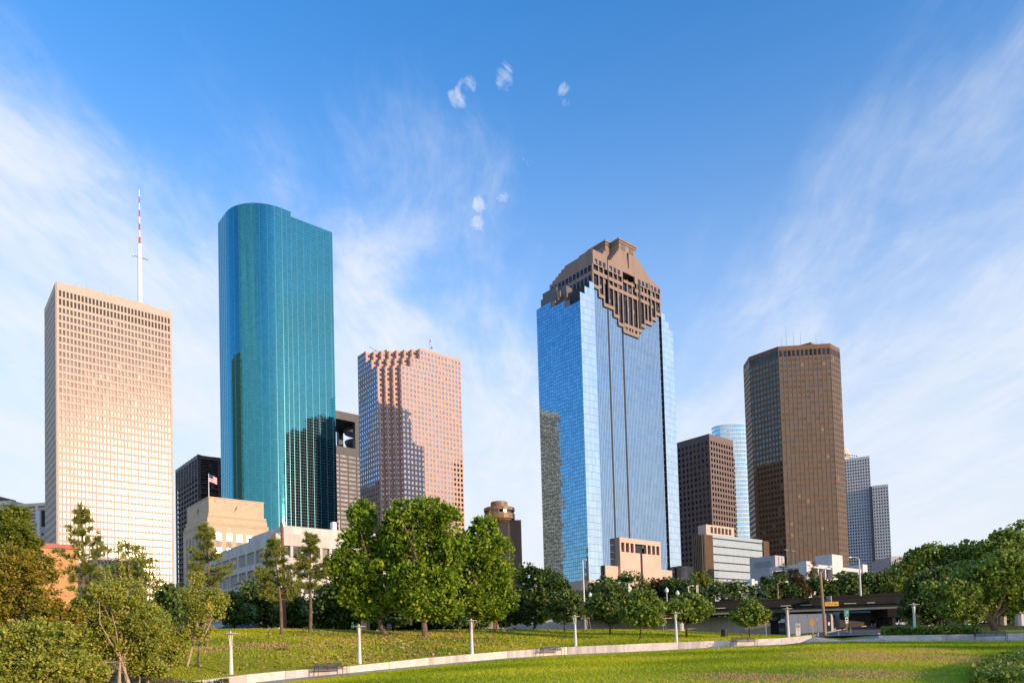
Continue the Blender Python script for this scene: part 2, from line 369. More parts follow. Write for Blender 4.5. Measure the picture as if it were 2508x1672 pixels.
M['flag_red'] = mat('flag_red', (.45, .04, .05), .7, var=.05)
M['flag_blue'] = mat('flag_blue', (.03, .04, .18), .7, var=.05)

# ------------------------------------------------------------------ facades
def face_dir(P0, P1):
    L = math.hypot(P1[0] - P0[0], P1[1] - P0[1]); t = ((P1[0] - P0[0]) / L, (P1[1] - P0[1]) / L)
    return L, t, (t[1], -t[0])
def facade(w, wins, P0, P1, rows, cols, ww=.6, wh=.6, sill=.22, depth=.3, skip=None, tag_=0, margin=0.0, zbot=None):
    """piers and spandrels on the wall mesh w, glass rectangles into wins; rows = [(z, height)] bottom up"""
    L, t, n = face_dir(P0, P1); cw = (L - 2 * margin) / cols; pw = cw * (1 - ww)
    z0 = rows[0][0]; z1 = rows[-1][0] + rows[-1][1]
    w.obox(P0, t, n, 0, margin + pw / 2, 0, depth, z0, z1); w.obox(P0, t, n, L - margin - pw / 2, L, 0, depth, z0, z1)
    for c in range(1, cols): w.obox(P0, t, n, margin + c * cw - pw / 2, margin + c * cw + pw / 2, 0, depth, z0, z1)
    prev = z0
    for r, (z, h) in enumerate(rows):
        zb, zt = z + h * sill, z + h * (sill + wh)
        w.obox(P0, t, n, pw / 2, L - pw / 2, 0, depth - .004, prev, zb); prev = zt
        for c in range(cols):
            a, b = margin + c * cw + pw / 2, margin + (c + 1) * cw - pw / 2; e = 0.02
            q = [(P0[0] + t[0] * s + n[0] * e, P0[1] + t[1] * s + n[1] * e, zz) for s, zz in ((a, zb), (b, zb), (b, zt), (a, zt))]
            u = c + tag_ * 100
            wins.append((q, ((u + .02, r + .02), (u + .98, r + .02), (u + .98, r + .98), (u + .02, r + .98))))
    if prev < z1 - 1e-3: w.obox(P0, t, n, pw / 2, L - pw / 2, 0, depth - .004, prev, z1)
def put_windows(root, wins, m, pick=None, n=100, name='window'):
    """the first hundred that show become window parts, the rest one part"""
    mw = Matrix.Translation(root.location) @ Matrix.Rotation(root.rotation_euler[2], 4, 'Z')
    def key(w):
        c = mw @ ((Vector(w[0][0]) + Vector(w[0][2])) / 2)
        d = CAMR @ np.array(c); py = CY - F * d[2] / d[1]; px = CX + F * d[0] / d[1]
        nn = mw.to_3x3() @ (Vector(w[0][1]) - Vector(w[0][0])).cross(Vector(w[0][3]) - Vector(w[0][0]))
        face = -nn.normalized().dot(c.normalized())
        area = nn.length * max(face, 0) / c.length_squared
        return (area if (pick is None or pick(px, py)) else area * .01)
    order = sorted(range(len(wins)), key=lambda i: -key(wins[i]))
    for i in order[:n]:
        b = MB(); b.quad(*wins[i][0], uv=wins[i][1]); b.build(name, m, root)
    if len(order) > n:
        b = MB()
        for i in order[n:]: b.quad(*wins[i][0], uv=wins[i][1])
        b.build(name + 's', m, root, kind='stuff')
def glass_face(b, P0, P1, z0, z1, cw, ch, u0=0.0, out=0.0):
    L, t, n = face_dir(P0, P1); nu = max(1, round(L / cw)); nv = max(1, round((z1 - z0) / ch)); vb = round(z0 / ch)
    q = [(P0[0] + t[0] * s + n[0] * out, P0[1] + t[1] * s + n[1] * out, z) for s, z in ((0, z0), (L, z0), (L, z1), (0, z1))]
    b.quad(*q, uv=((u0, vb), (u0 + nu, vb), (u0 + nu, vb + nv), (u0, vb + nv)))
def floors(z0, z1, n): h = (z1 - z0) / n; return [(z0 + i * h, h) for i in range(n)]
def tower(name, label, xy, rot=ROT, cat='tower'):
    return thing(name, label, cat, (xy[0], xy[1], G), rot)

# ================================================================== buildings
def above(y): return lambda px, py: py < y
# --- tall travertine tower with the antenna
def travertine_tower():
    W, Dp, H = 63.0, 43.0, 218.5
    t = tower('travertine_tower', 'tall beige stone office tower with square windows and a mast on its roof', (-261.4, 412.6))
    w = MB(); wins = []; w.prism([(0, 0), (W, 0), (W, Dp), (0, Dp)], 0, H - .6)
    rows = floors(6, H - 14.2, 46)
    facade(w, wins, (0, 0), (W, 0), rows, 32, .60, .66, .16, .45, margin=.8)
    facade(w, wins, (0, Dp), (0, 0), rows, 22, .60, .66, .16, .45, tag_=1, margin=.8)
    lou = []
    lr = [(H - 14.2, 5.0), (H - 9.2, 5.0)]
    facade(w, lou, (0, 0), (W, 0), lr, 32, .60, .72, .20, .45, margin=.8); facade(w, lou, (0, Dp), (0, 0), lr, 22, .60, .72, .20, .45, margin=.8)
    w.obox((0, 0), (1, 0), (0, -1), 0, W, 0, .5, H - 4.2, H); w.obox((0, Dp), (0, -1), (-1, 0), 0, Dp, 0, .5, H - 4.2, H)
    w.box(0, W, 0, .5, H - .6, H); w.box(0, .5, .5, Dp, H - .6, H); w.box(.5, W, Dp - .5, Dp, H - .6, H)
    w.build('wall', M['travertine'], t)
    put_windows(t, wins, M['bronze_glass'], above(1330))
    for q, uv in lou[:64]:
        b = MB(); b.quad(*q, uv=uv); b.build('louver', M['louver'], t)
    b = MB(); [b.quad(*q, uv=uv) for q, uv in lou[64:]]; b.build('louvers', M['louver'], t, kind='stuff')
    p = MB(); p.box(10, 52, 7, 36, H - .55, H + 4.3)
    for k in range(9): p.box(12 + k * 4.4, 15.8 + k * 4.4, 6.9, 7.0, H + 2.0, H + 2.5)
    p.build('penthouse', M['travertine'], t)
    # roof clutter
    for x, h in ((12, 3.2), (17, 6.5), (21, 3), (26, 3.6), (30, 6.0), (38, 2.5), (46, 2.4)):
        a = MB(); a.tube((x, 9, H + 4.3), (x, 9, H + 4.3 + h), .12, .06, 5); a.build('roof_aerial', M['galv'], t)
    m = thing('roof_mast', 'white roof mast with red banded tip and small crossbar on the beige tower', 'antenna', t.location + U * 51.7 + V * 30 + Vector((0, 0, H + 4.3)), ROT)
    a = MB(); a.lathe([(2.3, 0), (1.5, 1.5), (1.45, 20), (1.35, 48), (1.2, 50), (.5, 50.2)], 14); a.smooth = False; a.build('mast_shaft', M['white_paint'], m)
    for k in range(8):
        z = 50.2 + k * 4.6; a = MB(); a.tube((0, 0, z), (0, 0, z + 4.6), .62 - .04 * k, .58 - .04 * k, 8); a.build('tip_band', M['red_paint'] if k % 2 == 0 else M['white_paint'], m)
    a = MB(); a.tube((-4.2, 0, 41), (5.2, 0, 41), .22, .22, 6); a.box(-4.6, -3.6, -.4, .4, 40.4, 41.6); a.build('crossbar', M['lamp_metal'], m)
    for an in (0.5, 2.6, 4.7):
        a = MB(); a.tube((math.cos(an) * 6, math.sin(an) * 6, .1), (0, 0, 7), .12, .12, 5); a.build('stay', M['galv'], m)
travertine_tower()

# --- dark steel grid tower behind it
def steel_tower():
    W, Dp, H = 46.0, 58.7, 153.5
    t = tower('steel_tower', 'dark grey office tower with deep open grid of beams beside the beige tower', (-240.1, 550.4))
    g = MB(); g.prism([(2, 2), (W, 2), (W, Dp), (2, Dp)], 0, H - 1)
    c = MB(); fl = MB(); nF = 33; fh = (H - 18) / nF
    for k in range(9):
        y = k * (Dp - 1.2) / 8; c.box(0, 1.2, y, y + 1.2, 0, H)
    for x in (1.25, 15.5, 30, 44.8): c.box(x, x + 1.3, 0, 1.2, 0, H)
    fl.box(.05, 2.1, .05, Dp, H - 3.2, H - .3); fl.box(2.1, W, .05, 2.1, H - 3.2, H - .3)
    for r in range(nF):
        z = r * fh; fl.box(.15, 2.05, .15, Dp, z, z + .85); fl.box(2.05, W, .15, 2.05, z, z + .85)
        fl.box(.3, .42, .3, Dp, z + 1.6, z + 1.75); fl.box(2.1, W, .3, .42, z + 1.6, z + 1.75)
    for r in range(9):
        z = H - 18 + r * 1.65; fl.box(.3, 1.6, .3, Dp, z, z + .55); fl.box(1.6, W, .3, 1.6, z, z + .55)
    c.build('column_grid', M['charcoal'], t); fl.build('floor_beams', M['charcoal'], t)
    gl = MB(); glass_face(gl, (2, Dp), (2, 2), 0, H - 1, 1.8, fh, out=.02); glass_face(gl, (2, 2), (W, 2), 0, H - 1, 1.8, fh, u0=60, out=.02)
    g.build('core', M['charcoal'], t); gl.build('glazing', M['dark_glass'], t)
    r = MB(); r.box(14, 40, 8, 40, H - 1, H + 2); r.build('roof_plant', M['charcoal'], t)
steel_tower()

# --- teal glass tower, rounded corner
def teal_tower():
    W, Dp, H, rr, step = 65.6, 44.2, 302.5, 28.0, 34.5
    t = tower('teal_glass_tower', 'tallest tower, teal mirrored glass with one rounded corner and thin silver ribs', (-171.6, 463.0))
    arc = [(rr - rr * math.cos(a), rr - rr * math.sin(a)) for a in np.linspace(0, math.pi / 2, 37)]
    sk = MB(); cw, ch = 1.30, 2.0; top = H; s = 0.0; pts = [(0, Dp)] + arc + [(step, 0)]; u = 0
    nv = round(H / ch)
    for a, b in zip(pts[:-1], pts[1:]):
        L = math.hypot(b[0] - a[0], b[1] - a[1]); u2 = u + L / cw
        sk.quad((*a, 0), (*b, 0), (*b, H), (*a, H), uv=((u, 0), (u2, 0), (u2, nv), (u, nv))); u = u2
    H2 = H - 3.4; a, b = (step, 0), (W, 0); u2 = u + (W - step) / cw
    sk.quad((*a, 0), (*b, 0), (*b, H2), (*a, H2), uv=((u, 0), (u2, 0), (u2, nv * H2 / H), (u, nv * H2 / H)))
    sk.build('glass_skin', M['teal_glass'], t)
    c = MB(); ins = lambda p: (p[0] + .25, p[1] + .25)
    c.prism([ins(p) for p in reversed(pts)][::-1] + [(step, Dp - .1), (.25, Dp - .1)], 0, H - .5)
    c.prism([(step + .01, .25), (W - .01, .25), (W - .01, Dp), (step + .01, Dp)], 0, H2 - .3); c.build('core', M['dark_glass'], t)
    f = MB()
    def fin(p, n, z1, wdt=.16):
        tt = (-n[1], n[0]); f.obox(p, tt, n, -wdt / 2, wdt / 2, -.05, .16, 0, z1)
    for k in range(0, 37, 4):
        a = math.pi / 2 * k / 36; fin((rr - rr * math.cos(a), rr - rr * math.sin(a)), (-math.cos(a), -math.sin(a)), H + .2, .26)
    for y in (31.5, 35, 38.5, 41.8): fin((0, y), (-1, 0), H + .2, .2)
    fin((31.3, 0), (0, -1), H + .2); fin((step, 0), (0, -1), H + .2)
    for k in range(6): fin((step + 1.2 + 5.0 * (k + .55), 0), (0, -1), H2 + .2)
    f.build('ribs', M['silver'], t)
    p = MB(); p.box(38, 46, 6, 14, H2 - .3, H2 + 2.2); p.build('roof_plant', M['white_paint'], t)
    for x, y, h in ((14, 9, 5), (17, 8, 3), (20, 7, 4), (12, 12, 6)):
        a = MB(); a.tube((x, y, H - .5), (x, y, H + h), .12, .06, 5); a.build('roof_aerial', M['galv'], t)
teal_tower()

# --- grey tower with the ring shaped crown
def ring_tower():
    t = tower('ring_crown_tower', 'grey banded tower whose open roof holds a round hole, between teal and pink towers', (-172, 690))
    W, Dp, zt = 75.0, 40.0, 199.0
    c = MB(); c.prism([(0, 0), (W, 0), (W, Dp), (0, Dp)], 0, zt); c.build('core', M['grey_steel'], t)
    fl = MB(); gl = MB(); n = 44; fh = (zt - 8) / n
    for r in range(n):
        z = r * fh; fl.box(-.5, 0, -.5, Dp, z, z + fh * .45); fl.box(0, W, -.5, 0, z, z + fh * .45)
    for k in range(9):
        x = k * (W - .9) / 8; fl.box(x, x + .9, -.56, 0, 0, zt)
    fl.box(-.6, 0, -.6, Dp, zt - 8, zt); fl.box(0, W, -.6, 0, zt - 8, zt); fl.build('spandrels', M['grey_steel'], t)
    glass_face(gl, (0, 0), (W, 0), 0, zt - 8, 1.6, fh, out=.03); glass_face(gl, (0, Dp), (0, 0), 0, zt - 8, 1.6, fh, u0=70, out=.03); gl.build('glazing', M['grey_glass'], t)
    z1, z2 = zt + 27, zt + 35; sl_ = MB(); cx, cy, r0 = 45, 20, 17; N = 40
    def rect(a):
        ca, sa = math.cos(a), math.sin(a); hx, hy = W / 2, Dp / 2; k = min(hx / abs(ca) if abs(ca) > 1e-6 else 1e9, hy / abs(sa) if abs(sa) > 1e-6 else 1e9)
        return (W / 2 + ca * k, cy + sa * k)
    for k in range(N):
        a, b = 2 * math.pi * k / N, 2 * math.pi * (k + 1) / N; o0, o1 = rect(a), rect(b)
        i0, i1 = (cx + r0 * math.cos(a), cy + r0 * math.sin(a)), (cx + r0 * math.cos(b), cy + r0 * math.sin(b))
        sl_.quad((*i0, z1), (*i1, z1), (*o1, z1), (*o0, z1)); sl_.quad((*o0, z2), (*o1, z2), (*i1, z2), (*i0, z2))
        sl_.quad((*o0, z1), (*o1, z1), (*o1, z2), (*o0, z2)); sl_.quad((*i1, z1 - 4), (*i0, z1 - 4), (*i0, z2), (*i1, z2))
    sl_.build('ring_roof', M['grey_steel'], t)
    for x in (0, 27.5, 70):
        for y in (0, 35):
            p = MB(); p.box(x, x + 5, y, y + 5, zt, z1); p.build('pier', M['grey_steel'], t)
    dr = MB(); dr.lathe([(9, zt), (16, zt + 11), (17, zt + 14)], 32, (cx, cy)); dr.build('drum', M['grey_steel'], t)
ring_tower()

# --- pink granite tower with the stepped saw tooth corner
def pink_tower():
    W, Dp, a = 69.5, 43.4, 4.3
    t = tower('pink_granite_tower', 'pink granite tower with saw tooth stepped corner and a dish mast on its roof', (-89.2, 531.7))
    w = MB(); wins = []; fh = 3.98
    tiers = [(3, 0, 54), (5, 54, 2), (7, 56, 2)]
    z = 0; zt = 0
    for n, f0, nf in tiers:
        z0 = 0 if f0 == 0 else zt; z1 = z0 + nf * fh + (1.2 if n == 7 else 0); zt = z0 + nf * fh
        poly = [(0, n * a)]
        for k in range(n): poly += [((k + 1) * a, (n - k) * a), ((k + 1) * a, (n - k - 1) * a)]
        poly += [(W, 0), (W, Dp), (0, Dp)]
        w.prism(poly, z0, z1)
        rows = floors(z0, zt, nf)
        facade(w, wins, (n * a, 0), (W, 0), rows, round((W - n * a) / 3.3), .60, .60, .2, .22)
        facade(w, wins, (0, Dp), (0, n * a), rows, round((Dp - n * a) / 3.3), .60, .60, .2, .22, tag_=1)
        for k in range(n):
            facade(w, wins, (k * a + .25, (n - k) * a), ((k + 1) * a, (n - k) * a), rows, 1, .5, .60, .2, .18, tag_=2 + k)
            facade(w, wins, ((k + 1) * a, (n - k) * a - .25), ((k + 1) * a, (n - k - 1) * a + .05), rows, 1, .86, .60, .2, .18, tag_=12 + k)
        w.obox((n * a, 0), (1, 0), (0, -1), 0, W - n * a, 0, .25, zt - .01 if n < 7 else zt, z1 + .5)
        w.obox((0, Dp), (0, -1), (-1, 0), 0, Dp - n * a, 0, .25, zt - .01 if n < 7 else zt, z1 + .5)
    w.build('wall', M['pink_granite'], t); put_windows(t, wins, M['pink_glass'], above(1210))
    p = MB(); p.box(14, 50, 22, 40, zt + 1.2, zt + 4.2); p.build('penthouse', M['cream_wall'], t)
    m = thing('dish_mast', 'lattice mast with two round dishes on the pink granite tower', 'antenna', t.location + U * 44 + V * 6 + Vector((0, 0, zt + 1.2)), ROT)
    a_ = MB(); q = .45; hh = 12.5
    for sx, sy in ((-q, -q), (q, -q), (0, q)): a_.tube((sx, sy, 0), (sx * .6, sy * .6, hh), .09, .09, 5)
    for k in range(12):
        z0, z1 = hh * k / 12, hh * (k + 1) / 12; a_.tube((-q, -q, z0), (q * .9, -q * .9, z1), .05, .05, 4); a_.tube((q, -q, z0), (0, q * .9, z1), .05, .05, 4)
    a_.build('lattice', M['galv'], m)
    for z, x, r in ((12.0, .9, 1.35), (6.2, 1.3, 1.2), (.9, .8, .8)):
        d = MB(); an = 0.5; c = Vector((x, -.6, z)); dn = Vector((.6, -.75, .1)).normalized(); d.tube(c, c + dn * .5, r * .8, r, 14); d.tube(c - dn * .8, c, .2, r * .8, 12)
        d.build('dish', M['white_paint'] if z > 10 else M['galv'], m)
    g = MB(); g.tube((8, 30, zt + 4), (22, 30, zt + 5), .2, .2, 5); g.tube((3, 30, zt + 6), (9, 30, zt + 4.4), .12, .2, 5); g.box(21, 24, 29, 31, zt + 3, zt + 5); g.build('roof_crane', M['grey_steel'], t)
pink_tower()

# --- round restaurant hotel
def hotel():
    c0 = at(1224, 1300, 580); t = tower('hotel_tower', 'brown concrete hotel topped by a round revolving lounge, peeking above the green trees', (c0.x, c0.y), 0)
    def z(py): return at(1224, py, 580).z - G
    def X(px): return (px - 1224) / F * 580
    s = MB(); s.prism([(X(1204), -6), (X(1246), -6), (X(1246), 6), (X(1204), 6)], 0, z(1266)); s.build('lift_shaft', M['grey_steel'], t)
    b = MB(); b.prism([(X(1246.2), -4), (X(1277), -4), (X(1277), 22), (X(1246.2), 22)], 0, z(1276)); b.build('guest_block', M['brown_concrete'], t)
    R0 = 12.6
    d = MB(); d.lathe([(6.8, z(1282)), (10.8, z(1276)), (11.0, z(1274)), (R0, z(1273)), (R0, z(1259.5)), (R0 - .3, z(1259))], 20); d.build('lower_ring', M['copper_panel'], t)
    g = MB(); g.lathe([(R0 - 1.0, z(1259)), (R0 - 1.0, z(1252.8))], 20); g.build('lounge_window', M['dark_glass'], t)
    for k in range(10):
        an = k * math.pi / 5 + .3; pm = MB(); x, y = (R0 - .7) * math.cos(an), (R0 - .7) * math.sin(an); pm.box(x - .45, x + .45, y - .45, y + .45, z(1259), z(1252.8)); pm.build('mullion', M['copper_panel'], t)
    u = MB(); u.lathe([(R0 - .3, z(1252.8)), (R0, z(1252.6)), (R0, z(1245.4)), (R0 - .4, z(1244.6)), (7, z(1244.2))], 20); u.build('upper_ring', M['copper_panel'], t)
    k_ = MB(); k_.lathe([(6.9, z(1244.2)), (6.9, z(1230.4)), (6.5, z(1229.6))], 20); k_.build('cap', M['copper_panel'], t)
hotel()

# --- blue glass tower with the stepped granite crown
def gable_tower():
    O = Vector((40.7, 373.3, 0)); t = tower('blue_glass_tower', 'blue mirrored glass tower with stepped granite gable crown', (O.x, O.y))
    D_, W = 34.0, 79.8
    z = lambda h: h - G
    FY = 1.0                                                          # the main front lies a metre behind the corner strips
    steps = [(11.2, 15.8, 193), (15.8, 19.6, 189), (19.6, 27.5, 185), (27.5, 31.2, 181.3), (31.2, 35.2, 177.5), (35.2, 48, 174.6), (48, 50.5, 178.4), (50.5, 54, 182), (54, 60.5, 185.2), (60.5, 64.5, 189), (64.5, 69, 193)]
    # left face, its top stepping down towards the corner with three notches
    gl = MB(); ch = 2.02
    tops = [(D_, 25.2, 190), (25.2, 14.6, 190), (14.6, 13.9, 186.4), (13.9, 4.4, 186.4), (4.4, 0, 182.2)]
    for y0, y1, h in ((D_, 22.2, 190.2), (22.2, 11.2, 186.6), (11.2, 0, 182.4)):
        glass_face(gl, (0, y0), (0, y1), z(30), z(h), 1.68, ch, u0=int(100 - y0))
    gl.build('side_glass', M['blue_glass'], t)
    cg = MB()
    for x0, x1, h in ((0, 3.7, 187), (3.7, 7.5, 191.2), (7.5, 11.0, 195.2)): glass_face(cg, (x0, 0), (x1, 0), z(33.9), z(h), 1.85, ch * 1.9, u0=x0 * 3)
    for x0, x1, h in ((69.0, 72.4, 195.2), (72.4, 76.1, 191.2), (76.1, 79.8, 187)): glass_face(cg, (x0, 0), (x1, 0), z(42.4 if x1 < 70 else 34), z(h), 1.85, ch * 1.9, u0=x0 * 3)
    cg.build('corner_glass', M['pale_glass'], t)
    fg = MB(); rb = MB()
    for x0, x1, h in steps:
        zb = 57.8 if 22.3 <= (x0 + x1) / 2 <= 57.2 else 42.3
        segs = [(x0, x1, zb)]
        if x0 < 22.3 < x1: segs = [(x0, 22.3, 42.3), (22.3, x1, 57.8)]
        if x0 < 57.2 < x1: segs = [(x0, 57.2, 57.8), (57.2, x1, 42.3)]
        for a, b, q in segs: glass_face(fg, (a, FY), (b, FY), z(q), z(h), 1.3, 3.9, u0=round(a * 5))
    fg.build('front_glass', M['rib_glass'], t)
    k = 0; x = 11.9
    while x < 68.8:
        h = next(s[2] for s in steps if s[0] <= x <= s[1]); q = 57.8 if 22.3 <= x <= 57.2 else 42.3
        rb.box(x - .05, x + .05, FY - .07, FY, z(q), z(h)); x += 1.30
    rb.build('front_ribs', M['grey_steel'], t)
    gr = MB()
    for x, a, b in ((11.1, 34, 195), (22.9, 57.8, 187), (34.9, 57.8, 178)):
        gr.box(x - .55, x + .55, FY - .12, FY + .05, z(a), z(b))
    gr.build('groove', M['black_recess'], t)
    core = MB(); core.prism([(.3, .3), (11, .3), (11, D_), (.3, D_)], 0, z(182)); core.prism([(11.3, 1.4), (68.9, 1.4), (68.9, D_), (11.3, D_)], 0, z(206)); core.prism([(69.2, .3), (79.7, .3), (79.7, D_), (69.2, D_)], 0, z(186.5))
    core.prism([(3.9, .5), (11, .5), (11, 10), (3.9, 10)], z(182), z(190.8)); core.prism([(7.7, .6), (11, .6), (11, 10), (7.7, 10)], z(190.8), z(194.8))
    core.prism([(69.2, .5), (76, .5), (76, 20), (69.2, 20)], z(186.5), z(190.8)); core.prism([(69.2, .6), (72.2, .6), (72.2, 20), (69.2, 20)], z(190.8), z(194.8))
    core.build('core', M['black_recess'], t)
    # terraces cut into the left roof edge
    for y0, h in ((22.2, 186.6), (11.2, 182.4), (18, 190.2)):
        e = MB(); e.box(.1, .6, y0 - 3.2, y0, z(h), z(h + 3.4)); e.box(.1, 5, y0 - .4, y0, z(h), z(h + 3.4)); e.build('terrace_frame', M['brown_granite'], t)
    # granite grid on the front: piers, floor bands, the stepped hem
    g = MB(); dk = MB()
    for i, (x0, x1, h) in enumerate(steps):
        g.box(x0 - .5 if i else x0, x1 + .5 if i < len(steps) - 1 else x1, FY - .75 - .01 * (i % 3), FY + .3, z(h), z(h + 1.9))
        e0 = max(x0, 11.5); n = max(1, round((x1 - x0) / 3.9))
        for k in range(n + 1):
            x = x0 + (x1 - x0) * k / n; g.box(x - .42, x + .42, FY - .6 - .004 * (i % 2) - .007 * (k % 3), FY + .3, z(h + 1.9), z(206.0))
    for x0, x1 in ((11.2, 22.6), (23.3, 35.5), (46.0, 58.6), (59.2, 69)): g.box(x0, x1, FY - .80, FY + .3, z(200.9), z(203.0)); g.box(x0, x1, FY - .80, FY + .3, z(206.0), z(214.0) if x0 < 23 else z(212.2) if x0 < 58 else z(210.2))
    g.box(23.3, 58.6, FY - .77, FY + .3, z(196.6), z(198.6)); g.box(36.2, 45.4, FY - .79, FY + .3, z(203.6), z(205.2)); g.box(35.6, 46.2, FY - .72, FY + .3, z(209.6), z(213))
    g.box(35.4, 48.2, FY - .83, FY + .3, z(178.3), z(180.2))
    for k in range(5): x = 36.2 + k * 2.75; g.box(x - .5, x + .5, FY - .64, FY + .3, z(176.4), z(178.3))
    # gables: a stack of stepped courses along each ridge
    def gable(x0, x1, y0, y1, zb, n, dl, dr, hh=2.15, db=0.0, dtop=0.0):
        for k in range(n):
            g.box(x0 + dl * k, x1 - dr * k, y0 + .12 * k + (dtop * k), y1 - db * k, zb + hh * k, zb + hh * (k + 1) - .12)
            g.box(x0 + dl * k + .15, x1 - dr * k - .15, y0 + .12 * k + .2 + dtop * k, y1 - db * k - .1, zb + hh * (k + 1) - .12, zb + hh * (k + 1))
    gable(25.5, 62.5, FY - .3, 33, z(211.6), 6, 1.62, 2.2, 1.8)
    gable(58.6, 69.2, FY - .5, 33, z(209.8), 2, .3, 3.5, 1.5)
    gable(21.0, 40.0, 4.5, 25, z(211.6), 6, 1.45, .1, 1.8, .5, .45)   # the arm of the left gable
    for k in range(5): g.box(11.0, 19.6 + k * .72, FY - .4 + .03 * k, 9.5 + k * .4, z(214.0 - 1.55 * (k + 1)), z(214.0 - 1.55 * k) - .02 * (k > 0))
    for i, (y0, y1, h) in enumerate(((1.2, 10.3, 214.4), (10.3, 21.6, 213.6), (21.6, 24.4, 212.4), (24.4, 26.8, 211.2), (26.8, 29.1, 210.1), (29.1, 31.6, 209.0), (31.6, 34, 207.8))): g.box(10.98 - .01 * i, 19.6 + .02 * i, y0, y1, z(185), z(h))
    g.box(22, 66, 8, 33.5, z(205.9), z(211.4))
    g.build('granite_grid', M['brown_granite'], t)
    crown = MB()
    for (x0, x1, y0, y1) in ((34.6, 48.4, FY + .4, 33), (30.0, 34.5, 7.5, 21)):
        crown.box(x0, x1, y0, y1, z(222.3), z(226.4)); crown.box(x0 - .5, x1 + .5, y0 - .5, y1, z(226.4), z(227.1)); crown.box(x0 - .25, x1 + .25, y0 - .25, y1, z(227.1), z(227.7)); crown.box(x0 - .8, x1 + .8, y0 - .8, y1 + .3, z(227.7), z(228.7))
    crown.build('crown_block', M['brown_granite'], t)
    for x in (36.2, 43.2):
        v = MB(); v.box(x, x + 3.6, FY + .28, FY + .42, z(222.9), z(226.0)); v.build('crown_panel', M['charcoal'], t)
        for k in range(3):
            v = MB(); v.box(x + .3 + k * 1.15, x + .75 + k * 1.15, FY + .1, FY + .3, z(223.0), z(225.9)); v.build('crown_slat', M['brown_granite'], t)
    v = MB(); v.box(41.2, 41.7, FY - .42, FY + .2, z(213.2), z(222.4)); v.build('groove', M['black_recess'], t)
    v = MB(); v.box(48.8, 50.6, FY - .86, FY + .2, z(180.4), z(208.6)); v.build('groove', M['black_recess'], t)
    v = MB(); v.box(22.6, 23.3, FY - .9, FY + .2, z(187), z(209.8)); v.build('groove', M['black_recess'], t)
    # dark windows behind the granite grid
    wg = MB()
    for x0, x1, h in steps: glass_face(wg, (x0, FY + .02), (x1, FY + .02), z(h + 1.9), z(206), 1.2, 2.0, u0=round(x0 * 7))
    wg.build('crown_glazing', M['dark_glass'], t)
    for x0, n in ((12.6, 3), (24.6, 3), (48.0 + 1.0, 3), (60.2, 3)):
        for k in range(n):
            b = MB(); a = x0 + k * 3.3; glass_face(b, (a, FY - .84), (a + 2.1, FY - .84), z(206.6), z(209.4), 1.0, 1.4, u0=k); b.build('window', M['dark_glass'], t)
    tr = MB(); tr.box(3.2, 10.9, 13, 33.6, z(181), z(196.5)); tr.box(4.6, 10.9, 22, 33.4, z(196.5), z(200.5)); tr.build('terrace', M['charcoal'], t)
    # left side of the crown: bands and dark glazing
    for z0, z1 in ((202.6, 205.8), (192, 200.4)):
        for k in range(11):
            s = MB(); y = 1.6 + k * 2.9; glass_face(s, (10.88, y + 2.1), (10.88, y), z(z0), z(z1), 1.0, 1.6, u0=k * 3); s.build('side_window', M['black_glass'], t)
    # rose granite base in three steps, with its colonnade
    b = MB(); b.box(-.5, 11.0, -.5, 30, 0, z(33.9)); b.box(11.0, 69.0, -1.2, 5, 0, z(42.2)); b.box(69.0, 80.4, -.5, 30, 0, z(33.6))
    for k in range(3): b.box(22.2 + k * .01, 39.0, -2.6 + .003 * k, 4, z(42.2) if k == 0 else z(42.2), z(50.1)) if k == 0 else None
    b.box(40.9, 57.3, -2.6, 4, 0, z(50.1)); b.box(22.2, 39.0, -2.6, -1.21, 0, z(42.2)); b.box(22.2, 57.3, -2.6, 3, z(55.2), z(57.9))
    for x in (22.2, 26.0, 29.9, 33.7, 44.6, 48.5, 52.3, 56.1): b.box(x, x + 1.2, -2.55, 2, z(50.1), z(55.2))
    for k in range(8): b.box(11.0, 68.9, -1.24, -1.2, z(8 + 4.2 * k), z(8.12 + 4.2 * k))
    b.build('granite_base', M['base_granite'], t)
    dkg = MB(); dkg.box(39.0, 40.9, -2.3, 3, 0, z(50.1)); dkg.box(10.6, 11.4, -1.35, 0, 0, z(42.2)); dkg.build('base_groove', M['black_recess'], t)
    bw = MB(); glass_face(bw, (22.4, -.9), (57.2, -.9), z(50.1), z(55.2), 1.3, 1.7); bw.build('base_glazing', M['dark_glass'], t)
    pv = MB(); pv.box(74, 92, -4, -.6, z(28), z(45)); pv.build('side_wing', M['charcoal'], t)
    pw = MB(); glass_face(pw, (74, -4.02), (92, -4.02), z(28), z(45), 3.0, 3.4, out=.03); pw.build('wing_glazing', M['dark_glass'], t)
gable_tower()

# --- brown tower with punched windows, right of the blue glass tower
def brown_tower():
    W, Dp, H = 28.0, 29.0, 137.5
    t = tower('brown_tower', 'mauve brown concrete tower with grid of square windows right of the blue glass tower', (136.5, 480.6))
    w = MB(); wins = []; w.prism([(0, 0), (W, 0), (W, Dp), (0, Dp)], 0, H)
    rows = floors(2, H - 3.5, 34)
    facade(w, wins, (0, 0), (W, 0), rows, 9, .58, .60, .2, .7); facade(w, wins, (0, Dp), (0, 0), rows, 9, .58, .60, .2, .7, tag_=1)
    w.obox((0, 0), (1, 0), (0, -1), -.7, W, 0, .72, H - 3.5, H + .4); w.obox((0, Dp), (0, -1), (-1, 0), 0, Dp, 0, .72, H - 3.5, H + .4); w.box(-.68, 0.01, -.68, 0.01, 0, H - 3.5)
    w.build('wall', M['brown_wall'], t); put_windows(t, wins, M['black_glass'], above(1330))
    p = MB(); p.box(6, 20, 6, 20, H, H + 2); p.build('roof_plant', M['brown_wall'], t)
brown_tower()

